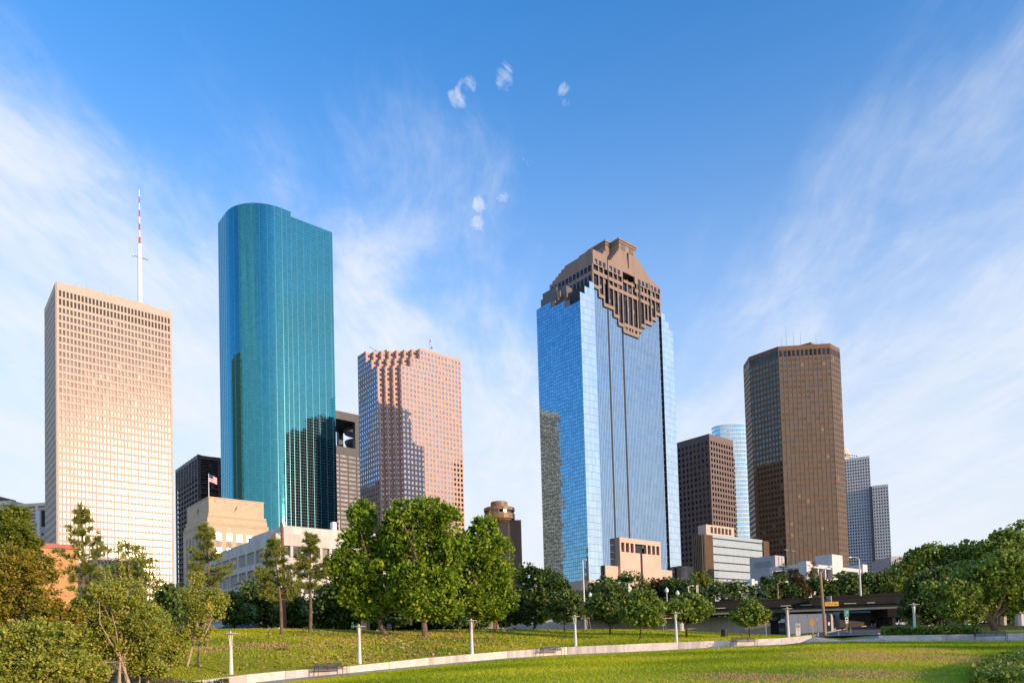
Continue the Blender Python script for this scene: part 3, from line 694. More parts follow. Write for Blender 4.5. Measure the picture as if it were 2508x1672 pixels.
# --- far glass cylinder with white bands
def oval_tower():
    c0 = at(1800, 1300, 709); t = tower('oval_glass_tower', 'pale blue glass tower with rounded top and white bands, seen between brown and bronze towers', (c0.x + 4, c0.y), R(5))
    H = at(1795, 1048, 709).z - G; g = MB(); fl = MB(); n = 50; N = 40; rx, ry = 23, 14
    el = [(rx * math.cos(2 * math.pi * k / N), ry * math.sin(2 * math.pi * k / N)) for k in range(N)]
    for k in range(N):
        a, b = el[k], el[(k + 1) % N]; g.quad((*a, 0), (*b, 0), (*b, H), (*a, H), uv=((k * 2, 0), (k * 2 + 2, 0), (k * 2 + 2, n), (k * 2, n)))
    g.build('glass_skin', M['sky_glass'], t)
    c = MB(); c.prism([(x * .985, y * .985) for x, y in el], 0, H - .4); c.build('core', M['grey_steel'], t)
    for r in range(n + 1):
        z = r * H / n; fl.prism([(x * 1.02, y * 1.02) for x, y in el], z - .45, z + .25)
    fl.build('bands', M['white_paint'], t)
oval_tower()

# --- bronze octagonal tower
def bronze_tower():
    t = tower('bronze_tower', 'bronze gold eight sided tower with small flush windows', (214.9, 493.3)); H = 209.5; fh = 4.02
    poly = [(25.7, 0), (40.8, 0), (53, 12.2), (53, 36), (27.3, 61.3), (12.2, 61.3), (0, 49.1), (0, 25.7)]
    w = MB(); wins = []; w.prism(poly, 0, H)
    rows = floors(3, H - 8.0, 50); top = [(H - 8.0, 5.6)]
    for i, (a, b, n) in enumerate(((poly[7], poly[0], 12), (poly[0], poly[1], 5), (poly[6], poly[7], 9), (poly[5], poly[6], 6))):
        facade(w, wins, a, b, rows, n, .62, .56, .22, .06, tag_=i); tw = []
        facade(w, tw, a, b, top, n, .62, .8, .12, .06, tag_=i)
        L, tt, nn = face_dir(a, b); w.obox(a, tt, nn, 0, L, 0, .09, H - 2.4, H + .5)
        for c in range(n + 1): w.obox(a, tt, nn, max(0, c * L / n - .1), min(L, c * L / n + .1), .06, .22, 3, H - 2.4)
        for q, uv in tw:
            m_ = MB(); m_.quad(*q, uv=uv); m_.build('top_window', M['black_glass'] if i < 2 else M['dark_glass'], t)
    w.build('wall', M['gold_wall'], t); put_windows(t, wins, M['gold_glass'], above(1330))
    p = MB(); p.prism([(22, 12), (40, 12), (44, 20), (30, 45), (14, 45)], H, H + 4.6); p.build('penthouse', M['gold_wall'], t)
    for x, y, h in ((12, 20, 9), (9, 24, 14), (14.5, 16, 8), (8, 27, 6), (30, 12, 9), (36, 11, 6), (44, 16, 5)):
        a = MB(); a.tube((x, y, H), (x, y, H + 3 + h), .10, .05, 5); a.build('roof_aerial', M['grey_steel'], t)
bronze_tower()

# --- pale tower pair at the right
def grid_tower():
    c0 = at(2129.3, 1117.2, 885); t = tower('white_grid_tower', 'pale grey stepped tower with a regular grid of small dark windows', (c0.x, c0.y), R(90 - 117))
    H = c0.z - G; w = MB(); wins = []; L = 52.0
    w.prism([(-L, 0), (0, 0), (0, 30), (-L, 30)], 0, H); rows = floors(0, H - 2, 58)
    facade(w, wins, (-L, 0), (0, 0), rows, 18, .56, .56, .22, .3); w.box(-L, 0, -.32, 0, H - 2, H + .6)
    c1 = at(2174.9, 1186, 870); H2 = c1.z - G; loc = Matrix.Rotation(-t.rotation_euler[2], 4, 'Z') @ (c1 - Vector((c0.x, c0.y, 0)))
    x1 = loc.x; y1 = loc.y; x0 = x1 - 20.5
    w.prism([(x0, y1), (x1, y1), (x1, y1 + 16), (x0, y1 + 16)], 0, H2); rows2 = floors(0, H2 - 2, round((H2 - 2) / (H - 2) * 58))
    facade(w, wins, (x0 + 3, y1), (x1, y1), rows2, 6, .56, .56, .22, .3, tag_=1); w.box(x0 + 3, x1, y1 - .32, y1, H2 - 2, H2 + .5)
    w.build('wall', M['white_wall'], t); put_windows(t, wins, M['black_glass'], above(1370))
    s = MB(); s.box(x0, x0 + 3, y1 - .12, y1, 60, H2); s.build('stair_slot', M['grey_steel'], t)
grid_tower()
def dome_tower():
    c0 = at(2066, 1200, 1000); t = tower('cream_cap_tower', 'cream tower top with sloped cap peeking out behind the bronze tower', (c0.x - 8, c0.y), R(30))
    z = lambda py: at(2066, py, 1000).z - G
    w = MB(); w.prism([(-20, -20), (20, -20), (20, 20), (-20, 20)], 0, z(1128)); w.build('wall', M['cream_wall'], t)
    for k in range(8):
        for zz in (1120, 1126):
            b = MB(); b.box(-18.5 + k * 4.7, -16 + k * 4.7, -20.1, -20, z(zz + 3), z(zz)); 
            b.build('window', M['black_glass'], t)
    c = MB(); c.lathe([(19, z(1128)), (19, z(1112)), (16, z(1108)), (16, z(1104)), (11, z(1096)), (3, z(1086)), (.5, z(1084))], 8); c.build('cap', M['cream_wall'], t)
dome_tower()

# --- town hall with clock
def town_hall():
    O = on_height(511, 1215, 76); t = thing('town_hall', 'tan limestone town hall with a round clock on its upper block', 'civic hall', (O.x, O.y, G), ROT)
    W, Dp, H = 26.6, 34.0, 73.5; w = MB(); wins = []
    w.box(0, W, 0, Dp, H - 8.2, H - .5); w.box(-.25, W + .25, -.25, Dp + .25, H - .5, H)
    w.box(-.5, W + .9, -.5, Dp + .8, H - 10.2, H - 8.2)
    W2, o = W + 3.2, 1.5
    w.box(-o, W + o + .2, -o, Dp + 2, 0, H - 12.6); w.box(-o + .5, W + o - .3, -o + .5, Dp + 1.6, H - 12.6, H - 10.2)
    zz = H - 17.5
    w.build('wall', M['limestone'], t)
    fr = MB(); fr.box(-o - .1, W + o + .3, -o - .1, -o, H - 14.0, H - 12.4); fr.box(-.62, W + 1.0, -.62, -.5, H - 9.9, H - 8.9); fr.box(-o - .1, -o, -o, Dp + 2, H - 14.0, H - 12.4); fr.build('carved_frieze', M['lime_carved'], t)
    for c in range(5):
        x = 2.9 + c * 4.85
        p = MB(); p.box(x - .25, x + 2.55, -o - .16, -o - .01, 6, zz + .3); p.build('window_recess', M['lime_carved'], t)
        for r in range(7):
            z1 = zz - r * 7.0; b = MB(); b.quad((x, -o - .2, z1 - 3.4), (x + 2.3, -o - .2, z1 - 3.4), (x + 2.3, -o - .2, z1), (x, -o - .2, z1), uv=((c + .1, r + .1), (c + .9, r + .1), (c + .9, r + .9), (c + .1, r + .9))); b.build('window', M['silver_glass'], t)
            b = MB(); b.box(x + .35, x + 1.95, -o - .30, -o - .17, z1 - 6.6, z1 - 3.7); b.build('spandrel', M['grey_concrete'], t)
    for c in range(6):
        y = 2.2 + c * 5.3; b = MB(); b.box(-o - .18, -o - .01, y, y + 2.0, 6, zz + .3); b.build('window_strip', M['grey_concrete'], t)
    for x in (2.6, 7.4, 17.6, 22.6):
        b = MB(); b.box(x, x + .7, -.22, 0, H - 2.2, H - 1.3); b.build('relief', M['lime_carved'], t)
    def clock(P, tx, nx, name):
        ck = bpy.data.objects.new('clock', None); COL.objects.link(ck); ck.parent = t
        for k in range(12):
            an = math.pi / 6 * k; b = MB(); q = (P[0] + tx[0] * 2.55 * math.sin(an), P[1] + tx[1] * 2.55 * math.sin(an)); b.obox(q, tx, nx, -.13, .13, 0, .14, P[2] + 2.55 * math.cos(an) - .13, P[2] + 2.55 * math.cos(an) + .13); b.build('hour_mark', M['grey_concrete'], ck)
        for an, L, wd in ((R(205), 1.9, .26), (R(28), 1.0, .22)):
            b = MB(); p0 = Vector((P[0] + nx[0] * .2, P[1] + nx[1] * .2, P[2])); dirv = Vector((tx[0] * math.sin(an), tx[1] * math.sin(an), math.cos(an))); b.tube(p0, p0 + dirv * L, wd, .10, 6); b.build('clock_hand', M['rust'], ck)
    clock((13.0, 0, H - 4.3), (1, 0), (0, -1), 'a'); clock((0, 15.5, H - 4.3), (0, -1), (-1, 0), 'b')
    wp = t.location + U * 5.5 + V * 17 + Vector((0, 0, H))
    fp_ = thing('flag_pole', 'white flag pole with a small striped flag above the town hall roof', 'flag', wp, ROT)
    a = MB(); a.tube((0, 0, 0), (0, 0, 15.2), .22, .12, 8); a.build('pole', M['white_paint'], fp_)
    P = lambda s, z: (s, .25 * math.sin(s * 2.2), z - .30 * s)
    fl = MB()
    for k in range(7):
        for i in range(8): fl.quad(P(.12 + i * .5, 11.2 + k * .55), P(.62 + i * .5, 11.2 + k * .55), P(.62 + i * .5, 11.75 + k * .55), P(.12 + i * .5, 11.75 + k * .55)) if k % 2 == 0 else None
    fl.build('red_stripes', M['flag_red'], fp_)
    fl = MB()
    for k in range(7):
        for i in range(8): fl.quad(P(.12 + i * .5, 11.2 + k * .55), P(.62 + i * .5, 11.2 + k * .55), P(.62 + i * .5, 11.75 + k * .55), P(.12 + i * .5, 11.75 + k * .55)) if k % 2 else None
    fl.build('white_stripes', M['sign_white'], fp_)
    fl = MB(); q = lambda s, z: (s, .25 * math.sin(s * 2.2) - .03, z - .30 * s)
    for i in range(4): fl.quad(q(.12 + i * .5, 13.2), q(.62 + i * .5, 13.2), q(.62 + i * .5, 15.1), q(.12 + i * .5, 15.1))
    fl.build('blue_canton', M['flag_blue'], fp_)
town_hall()

# --- weathered concrete office annex
def annex():
    O = on_height(675, 1303.6, 38); t = thing('concrete_annex', 'low weathered white concrete office block with deep window bands in front of the town hall', 'office block', (O.x, O.y, G), ROT)
    W, Dp, H = 62.0, 66.0, 35.5; w = MB(); wins = []; fr = MB()
    w.box(1.2, W, 1.2, Dp, 0, H - 1); w.box(0, W, 0, Dp, H - 3.8, H)
    fh = 6.1
    for r in range(5):
        z = H - 3.8 - (r + 1) * fh; 
        w.box(-.15, W, -.15, Dp, z + 0.0, z + 1.9) if r < 4 else None
        for k in range(8):                                            # bays of the long shaded side
            y0 = 1.5 + k * 8.05
            for i in range(6):
                a = y0 + 1.2 + i * 1.12; fr.box(.35, 1.2, a, a + .36, z + 1.9, z + fh)
                wins.append((((1.17, a + 1.1, z + 2.2), (1.17, a + .4, z + 2.2), (1.17, a + .4, z + fh - .9), (1.17, a + 1.1, z + fh - .9)), ((i + k * 8 + .1, r + .1), (i + k * 8 + .9, r + .1), (i + k * 8 + .9, r + .9), (i + k * 8 + .1, r + .9))))
        for k in range(18):                                           # splayed precast panels on the sunny side
            x0 = 1.5 + k * 3.35; fr.box(x0, x0 + .9, .2, 1.2, z + 1.9, z + fh)
            wins.append((((x0 + 1.1, 1.15, z + 2.6), (x0 + 3.1, 1.15, z + 2.6), (x0 + 3.1, 1.15, z + fh - .3), (x0 + 1.1, 1.15, z + fh - .3)), ((k + 90.1, r + .1), (k + 90.9, r + .1), (k + 90.9, r + .9), (k + 90.1, r + .9))))
            fr.hexa([(x0 + .9, -.1, z + 1.9), (x0 + 3.35, -.1, z + 1.9), (x0 + 3.35, .9, z + 1.9), (x0 + .9, .9, z + 1.9), (x0 + 1.6, .4, z + 3.1), (x0 + 2.65, .4, z + 3.1), (x0 + 2.65, .9, z + 3.1), (x0 + 1.6, .9, z + 3.1)])
    for k in range(9):
        y = .2 + k * 8.05; fr.box(-.25, 1.2, y, y + 1.1, 0, H - 3.8)
    fr.box(-.26, .8, -.26, .19, 0, H - 3.8)
    w.build('wall', M['annex_concrete'], t); fr.build('precast_frames', M['annex_concrete'], t); put_windows(t, wins, M['dark_glass'], above(1440))
    p = MB(); p.box(6, 55, 8, 40, H, H + 4.0); p.build('penthouse', M['annex_concrete'], t)
    b = MB(); b.box(24, 25.4, 9, 11, H + 4, H + 7); b.tube((26.5, 9, H + 4), (26.5, 9, H + 8), .1, .1, 5); b.build('roof_vent', M['white_paint'], t)
annex()

# --- orange walled hall at the left
def orange_hall():
    c0 = at(191, 1465, 150); t = thing('orange_hall', 'orange stucco building with a dark red roof edge at the far left', 'hall', (c0.x, c0.y, G), R(40))
    z0 = at(191, 1345, 150).z - G
    w = MB(); w.box(-48, 0, 0, 30, 0, z0); w.build('wall', M['orange_brick'], t)
    r = MB(); r.box(-48.3, .3, -.4, 30.3, z0, z0 + .9); r.build('roof_edge', M['red_trim'], t)
    for x in (-.9, -2.6): 
        d = MB(); d.box(x - 1.2, x, -.1, 0, 0, 4.2); d.build('door', M['white_paint'], t)
    for k in range(5):
        s = MB(); s.box(-48, 0, -.03, 0, 2.0 + k * 2.2, 2.06 + k * 2.2); s.build('wall_joint', M['terracotta'], t)
orange_hall()

# --- blocks beyond the far left
def left_blocks():
    c0 = at(112, 1240, 560); t = thing('tan_office_block', 'tan office block with dark window bands at the left edge behind the trees', 'office block', (c0.x + 30, c0.y, G), R(-8))
    zz = lambda py, Y=560: at(60, py, Y).z - G
    w = MB(); w.box(-62, 0, 0, 30, 0, zz(1228)); w.build('wall', M['cream_wall'], t)
    for k in range(9):
        z1 = zz(1235 + k * 9)
        for i in range(6):
            b = MB(); b.box(-60 + i * 10, -52.5 + i * 10, -.15, 0, z1 - 1.9, z1); b.build('window_band', M['dark_glass'], t)
    p = MB(); p.box(-90, -62.2, -2, 26, 0, zz(1219)); p.build('taller_wing', M['cream_wall'], t)
    p = MB(); p.box(-92, -78, 2, 20, zz(1219), zz(1203)); p.build('lift_house', M['brown_wall'], t)
    for k in range(5):
        b = MB(); b.box(-89, -63, -2.15, -2, zz(1233 + k * 11), zz(1229 + k * 11)); b.build('window_band', M['dark_glass'], t)
    c1 = at(97, 1290, 500); s = thing('pale_service_block', 'narrow pale block with two dark tall slots in front of the tan office block', 'office block', (c1.x, c1.y, G), ROT)
    h = at(97, 1247, 500).z - G; w = MB(); w.box(0, 12, 0, 18, 0, h); w.build('wall', M['white_wall'], s)
    for x in (1.0, 4.2):
        b = MB(); b.box(x, x + 2.2, -.2, 0, h - 12, h - .5); b.build('slot', M['louver'], s)
    for x in (1.2, 4.6, 8):
        for k in range(3):
            b = MB(); b.box(x, x + 1, -.12, 0, h - 18 - k * 5, h - 16.5 - k * 5); b.build('window', M['black_glass'], s)
left_blocks()

# --- low glass box, grey block, car park, house, far white block
def low_blocks():
    O = on_height(1744, 1307.5, 45); t = thing('silver_glass_block', 'low block with pale striped mirror glass front and brown fins at its corners', 'office block', (O.x, O.y, G), R(90 - 53))
    H, W = 42.5, 35.8; w = MB(); w.box(-5.5, W + 4, .3, 6, 0, H - .3); w.build('core', M['grey_steel'], t)
    g = MB(); glass_face(g, (0, 0), (W, 0), 2, H, .95, 3.35); g.build('glass_front', M['silver_glass'], t)
    f = MB()
    for k in range(12): z = 4.0 + k * 3.35; f.box(0, W, -.28, -.01, z - .22, z + .22)
    f.build('floor_lines', M['black_recess'], t)
    for x0, x1 in ((-5.6, -.1), (W + .1, W + 4)):
        pn = MB(); pn.box(x0, x1, -.15, .29, 0, H - .8); pn.build('corner_panel', M['fin_brown'], t)
    for x in [-5.4 + k * .62 for k in range(9)] + [W + .2 + k * .6 for k in range(7)]:
        f = MB(); f.box(x, x + .2, -.5, .3, 0, H - .6); f.build('fin', M['fin_brown'], t)
    for k in range(6): f = MB(); f.box(-6.0, -5.5, .6 + k * .9, .9 + k * .9, 0, H - .6); f.build('fin', M['fin_brown'], t)
    p = MB(); p.box(-2, 17, 1.4, 5.6, H - .3, H + 4.2); p.build('penthouse', M['base_granite'], t)
    for k in range(6):
        b = MB(); b.box(1 + k * 2.5, 2.4 + k * 2.5, 1.2, 1.4, H + .8, H + 3.4); b.build('vent', M['black_recess'], t)
    # grey painted block
    O = on_height(1898, 1359, 33); t = thing('blank_grey_block', 'windowless lilac grey block beside the silver glass block', 'building', (O.x, O.y, G), ROT)
    w = MB(); w.box(0, 7, 0, 11, 0, 30.5); w.build('wall', M['lilac_concrete'], t)
    for k in range(5):
        b = MB(); b.box(-.03, 0, 0, 11, 5 + 5 * k, 5.15 + 5 * k); b.build('joint', M['grey_concrete'], t)
    b = MB(); b.box(-.1, 0, 2, 9, 26.2, 28.6); b.build('louver', M['grey_concrete'], t)
    for x in (2.4, 4.8):
        b = MB(); b.box(x, x + .5, -.12, 0, 3, 30); b.build('pilaster', M['grey_concrete'], t)
    # car park
    O = at(1975, 1378, 215); t = thing('parking_garage', 'white multi level parking garage with open dark decks below the bronze tower', 'parking garage', (O.x, O.y, G), ROT)
    h = O.z - G; fl = MB(); dk = MB(); L = 40
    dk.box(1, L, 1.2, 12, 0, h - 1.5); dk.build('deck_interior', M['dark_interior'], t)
    n = 5; fh = h / n
    for k in range(n + 1):
        z = k * fh - 1.2; fl.box(2.52, L, 0, 1.2, z, z + 1.1); fl.box(0, 1, 2.5, 12, z, z + 1.1)
    for k in range(9): x = 2.6 + k * 4.6; fl.box(x, x + .5, .1, 1.3, 0, h)
    for y in (6.5, 11.5): fl.box(.1, 1.1, y, y + .5, 0, h - .5)
    fl.build('deck_edges', M['garage_white'], t)
    for x0, x1, y0, y1, hh in ((0, 2.5, 0, 2.5, .6), (15.5, 22.6, -.5, 5, 3.6), (37, L + .5, -.5, 5, 1.6)):
        s = MB(); s.box(x0, x1, y0, y1, 0, h + hh); s.build('stair_tower', M['garage_white'], t)
    for x in (3.5, 7.5):
        b = MB(); b.tube((x, 8, h), (x, 8, h + 5), .1, .08, 5); b.box(x - 1.2, x + 1.2, 7.9, 8.1, h + 5, h + 5.25); b.build('deck_lamp', M['lamp_metal'], t)
    for k in range(30):
        x = 3 + k * 1.2; b = MB(); b.tube((x, .6, fh * (2 + k % 3) - .1), (x, .6, fh * (2 + k % 3) + .8), .05, .05, 4); b.build('railing_post', M['lamp_metal'], t)
    # old house
    O = at(1846, 1450, 165); t = thing('old_house', 'small white house with grey hipped roof and tall white chimney stack behind the bridge', 'house', (O.x, O.y, G), ROT)
    zz = lambda py: at(1846, py, 165).z - G
    w = MB(); w.box(0, 7, 0, 7, 0, zz(1434)); w.build('wall', M['cream_wall'], t)
    r = MB(); r.hexa([(-.6, -.6, zz(1434)), (7.6, -.6, zz(1434)), (7.6, 7.6, zz(1434)), (-.6, 7.6, zz(1434)), (2.6, 2.6, zz(1421)), (4.4, 2.6, zz(1421)), (4.4, 4.4, zz(1421)), (2.6, 4.4, zz(1421))]); r.build('roof', M['roof_grey'], t)
    c = MB(); c.box(3.4, 4.6, 1.6, 2.4, zz(1428), zz(1418)); c.build('chimney', M['cream_wall'], t)
    c = MB(); c.box(-1.6, -.5, -.6, .8, 0, zz(1418)); c.build('chimney_stack', M['white_paint'], t)
    for x in (1.2, 4.4):
        b = MB(); b.box(x, x + 1.1, -.1, 0, zz(1446), zz(1439)); b.build('window', M['dark_glass'], t)
    # far white block
    O = at(2182, 1362, 420); t = thing('white_hospital_block', 'long white flat roofed block with dark windows right of the pale grid tower', 'building', (O.x, O.y, G), R(-6))
    h = O.z - G; w = MB(); w.box(0, 70, 0, 30, 0, h); w.build('wall', M['white_wall'], t)
    for k in range(28):
        b = MB(); b.box(.8 + k * 2.4, 2.4 + k * 2.4, -.15, 0, 6, h - 13); b.build('window', M['black_glass'], t)
low_blocks()

# ================================================================== ground
PX = lambda px, py: float(ray(px, py)[0] / ray(px, py)[1])
# foot of the seat wall (pixel x, pixel y, distance) and its top edge
WALL = [(300, 1722, 1698, 40), (473, 1687, 1667, 44.2), (603, 1672, 1651, 47.5), (699, 1661, 1642, 50), (856, 1646, 1630.5, 54), (1050, 1627, 1609.7, 58.5), (1242, 1610, 1593.5, 64), (1389, 1601, 1583.5, 68), (1599, 1592, 1574, 69.5), (1787, 1581.6, 1567, 70.3), (1914, 1577, 1561.5, 70.8), (1988, 1570, 1554.5, 71)]
WALL2 = [(2153, 1568, 1555.5, 68.5), (2386, 1566.5, 1552, 66.5), (2508, 1565.7, 1549.7, 65), (2720, 1564.5, 1548, 62)]
CREST = [(-400, 1560, 70), (300, 1545, 82), (600, 1541, 86), (760, 1541, 86), (930, 1547, 90), (1191, 1542, 95), (1398, 1543, 100), (1599, 1543, 103), (1787, 1553, 105), (1914, 1558, 98), (2000, 1560, 82), (2153, 1553, 78), (2436, 1542, 78), (2800, 1535, 76)]
sb = np.array([PX(p, q) for p, q, r, y in WALL] + [PX(2060, 1570)] + [PX(p, q) for p, q, r, y in WALL2])
Yb = np.array([w[3] for w in WALL] + [70.2] + [w[3] for w in WALL2])
zb = np.array([at(p, q, y).z for p, q, r, y in WALL] + [at(2060, 1568.5, 70.2).z] + [at(p, q, y).z for p, q, r, y in WALL2])
zt = np.array([at(p, r, y).z for p, q, r, y in WALL] + [at(2060, 1567.5, 70.2).z] + [at(p, r, y).z for p, q, r, y in WALL2])
sc_ = np.array([PX(p, q) for p, q, y in CREST]); Yc = np.array([c[2] for c in CREST], float); zc = np.array([at(*c).z for c in CREST])
def col(s):
    return np.interp(s, sb, Yb), np.interp(s, sb, zb), np.interp(s, sb, zt), np.interp(s, sc_, Yc), np.interp(s, sc_, zc)
def sstep(x): x = min(max(x, 0), 1); return x * x * (3 - 2 * x)
PATHW = 3.2
def ground_z(X, Y):
    if Y < 1: return -1.7
    s = X / Y; b, zB, zT, c, zC = col(s)
    if Y <= b - PATHW:
        f = min(max((Y - 8) / (b - PATHW - 8), 0), 1); return -1.7 + (zB - .17 + 1.7) * f ** 1.35
    if Y <= b: return zB - .17 + .15 * (Y - b + PATHW) / PATHW
    if Y <= c:
        f = (Y - b) / (c - b); z1 = max(zT - .06, zB); return z1 + (zC - z1) * (1.35 * f - .35 * f * f)
    f = sstep((Y - c) / max(150 - c, 1)); dip = .35 * math.exp(-((Y - c - 12) / 9) ** 2) * (1 if s < .28 else 0)
    return zC + (G - zC) * f - dip
def sheet(name, cols, rowsf, m, zoff=0.0, kind='structure', extra=None):
    vs, fs = [], []
    for s in cols:
        ys = rowsf(s)
        for y in ys: x = s * y; vs.append((x, y, ground_z(x, y) + zoff + (extra(x, y) if extra else 0)))
    nr = len(rowsf(cols[0]))
    for i in range(len(cols) - 1):
        for j in range(nr - 1): a = i * nr + j; fs.append((a, a + nr, a + nr + 1, a + 1))
    me = bpy.data.meshes.new(name); me.from_pydata(vs, [], fs); me.materials.append(m); me.shade_smooth()
    o = bpy.data.objects.new(name, me); COL.objects.link(o); o['kind'] = kind; return o
def lawnmat(name, greens, dry, dry_amt, patches=()):
    m = bpy.data.materials.new(name); t, b = nodes(m); N = t.nodes.new; L = t.links.new
    tcx = N('ShaderNodeTexCoord'); b.inputs['Roughness'].default_value = .9; b.inputs['Specular IOR Level'].default_value = .15
    def noise(sc, det=5, ro=.6):
        n = N('ShaderNodeTexNoise'); n.inputs['Scale'].default_value = sc; n.inputs['Detail'].default_value = det; n.inputs['Roughness'].default_value = ro
        L(tcx.outputs['Object'], n.inputs['Vector']); return n.outputs['Fac']
    n1 = noise(.16, 4); r = N('ShaderNodeValToRGB'); el = r.color_ramp.elements; el[0].position = .32; el[1].position = .68
    el.new(.5); 
    for i, c in enumerate(greens): el[i].color = (*c, 1)
    L(n1, r.inputs[0])
    n2 = noise(.75, 7, .7); n3 = noise(14, 6, .75)
    mr = N('ShaderNodeMapRange'); mr.interpolation_type = 'SMOOTHSTEP'; L(n2, mr.inputs[0]); mr.inputs[1].default_value = .53; mr.inputs[2].default_value = .72; mr.inputs[4].default_value = dry_amt
    fac = mr.outputs[0]
    for (px, py, rx, ry) in patches:
        mp_ = N('ShaderNodeMapping'); mp_.inputs['Location'].default_value = (-px / rx, -py / ry, 0); mp_.inputs['Scale'].default_value = (1 / rx, 1 / ry, 0)
        L(tcx.outputs['Object'], mp_.inputs[0]); ln = N('ShaderNodeVectorMath'); ln.operation = 'LENGTH'; L(mp_.outputs[0], ln.inputs[0])
        ad = N('ShaderNodeMath'); ad.operation = 'ADD'; L(ln.outputs['Value'], ad.inputs[0])
        nm = N('ShaderNodeMath'); nm.operation = 'MULTIPLY_ADD'; L(n2, nm.inputs[0]); nm.inputs[1].default_value = 2.4; nm.inputs[2].default_value = -1.2; L(nm.outputs[0], ad.inputs[1])
        m2 = N('ShaderNodeMapRange'); m2.interpolation_type = 'SMOOTHSTEP'; L(ad.outputs[0], m2.inputs[0]); m2.inputs[1].default_value = 1.1; m2.inputs[2].default_value = .45; m2.inputs[4].default_value = .85
        mxm = N('ShaderNodeMath'); mxm.operation = 'MAXIMUM'; L(fac, mxm.inputs[0]); L(m2.outputs[0], mxm.inputs[1]); fac = mxm.outputs[0]
    mix = N('ShaderNodeMix'); mix.data_type = 'RGBA'; L(fac, mix.inputs[0]); L(r.outputs[0], mix.inputs[6]); mix.inputs[7].default_value = (*dry, 1)
    hv = N('ShaderNodeMapRange'); L(n3, hv.inputs[0]); hv.inputs[1].default_value = .3; hv.inputs[2].default_value = .7; hv.inputs[3].default_value = .55; hv.inputs[4].default_value = 1.4
    mul = N('ShaderNodeVectorMath'); mul.operation = 'SCALE'; L(mix.outputs[2], mul.inputs[0]); L(hv.outputs[0], mul.inputs[3]); L(mul.outputs[0], b.inputs['Base Color'])
    bp = N('ShaderNodeBump'); bp.inputs['Strength'].default_value = .8; bp.inputs['Distance'].default_value = .06; L(n3, bp.inputs['Height']); L(bp.outputs[0], b.inputs['Normal'])
    return m
def gpt(px, py):                                                      # ground point seen at a pixel
    d = ray(px, py)
    for i in range(4000):
        y = 6 + i * .05
        if d[2] / d[1] * y <= ground_z(d[0] / d[1] * y, y): return (d[0] / d[1] * y, y)
    return (d[0] / d[1] * 60, 60)
pt = [gpt(2160, 1606), gpt(2100, 1650), gpt(1900, 1660), gpt(2290, 1595), gpt(1780, 1655), gpt(2440, 1574)]
M['lawn'] = lawnmat('lower_lawn_turf', ((.28, .34, .02), (.40, .43, .022), (.52, .48, .03)), (.32, .20, .08), .45,
                    [(*pt[0], 5.0, 9.0), (*pt[1], 3.0, 3.4), (*pt[2], 2.6, 2.8), (*pt[3], 2.0, 5), (*pt[4], 2.4, 2.8), (*pt[5], 2.0, 4.0)])
pu = [gpt(640, 1580), gpt(500, 1590), gpt(760, 1582)]
M['upper_turf'] = lawnmat('upper_lawn_turf', ((.32, .31, .022), (.44, .38, .025), (.52, .40, .035)), (.36, .22, .09), .7, [(*pu[0], 4.5, 5), (*pu[1], 2.5, 3), (*pu[2], 2, 2)])
M['far_turf'] = lawnmat('far_turf', ((.05, .08, .015), (.08, .10, .02), (.11, .12, .02)), (.16, .12, .06), .4)
cols = list(np.linspace(-1.3, 1.3, 131))
lawn = sheet('lower_lawn', cols, lambda s: list(np.linspace(2, col(s)[0] - PATHW, 40)), M['lawn'])
sheet('path', [c for c in np.linspace(-1.3, 1.3, 261)], lambda s: list(np.linspace(col(s)[0] - PATHW, col(s)[0] + (.30 if PX(1980, 1570) < s < PX(2165, 1570) else -.002), 5)), M['path_concrete'], .004)
sheet('upper_lawn', cols, lambda s: [col(s)[0] + .25] + list(np.linspace(col(s)[0] + .8, col(s)[3] + 6, 26)), M['upper_turf'])
sheet('town_ground', cols, lambda s: list(np.linspace(col(s)[3] + 6, 160, 14)) + [250, 500, 1200, 4000], M['far_turf'])
g = MB(); g.quad((-400, -300, -1.72), (400, -300, -1.72), (400, 2.2, -1.70), (-400, 2.2, -1.70)); g.build('near_ground', M['lawn'], kind='structure')

def seat_wall(pts, label, x_end=True):
    base = at(pts[len(pts) // 2][0], pts[len(pts) // 2][1], pts[len(pts) // 2][3]); t = thing('seat_wall', label, 'wall', base, 0, 'low concrete seat walls along the path')
    b = MB(); j = MB(); th = .5; P = []
    for (p, q, r, y), (p2, q2, r2, y2) in zip(pts[:-1], pts[1:]):
        n = max(1, int(abs(PX(p2, q2) * y2 - PX(p, q) * y) / 2.2))
        for k in range(n): f = k / n; P.append((at(p + (p2 - p) * f, q + (q2 - q) * f, y + (y2 - y) * f), at(p + (p2 - p) * f, r + (r2 - r) * f, y + (y2 - y) * f)))
    p, q, r, y = pts[-1]; P.append((at(p, q, y), at(p, r, y)))
    for i in range(len(P) - 1):
        (a, at_), (c, ct) = P[i], P[i + 1]; d = (c - a); d.z = 0; d.normalize(); nn = Vector((-d.y, d.x, 0)) * th
        e = d * .012; bb = MB()
        o = [a + e - Vector((0, 0, .3)), c - e - Vector((0, 0, .3)), c - e - Vector((0, 0, .3)) + nn, a + e - Vector((0, 0, .3)) + nn, at_ + e, ct - e, ct - e + nn, at_ + e + nn]
        bb.hexa([tuple(v - base) for v in o]); bb.build('wall_panel', M['pale_concrete' if random.random() > .22 else 'worn_concrete'], t)
    return t
seat_wall(WALL, 'long curved pale concrete seat wall sweeping along the path below the upper lawn')
seat_wall(WALL2, 'short straight pale concrete seat wall in front of the shady oaks')
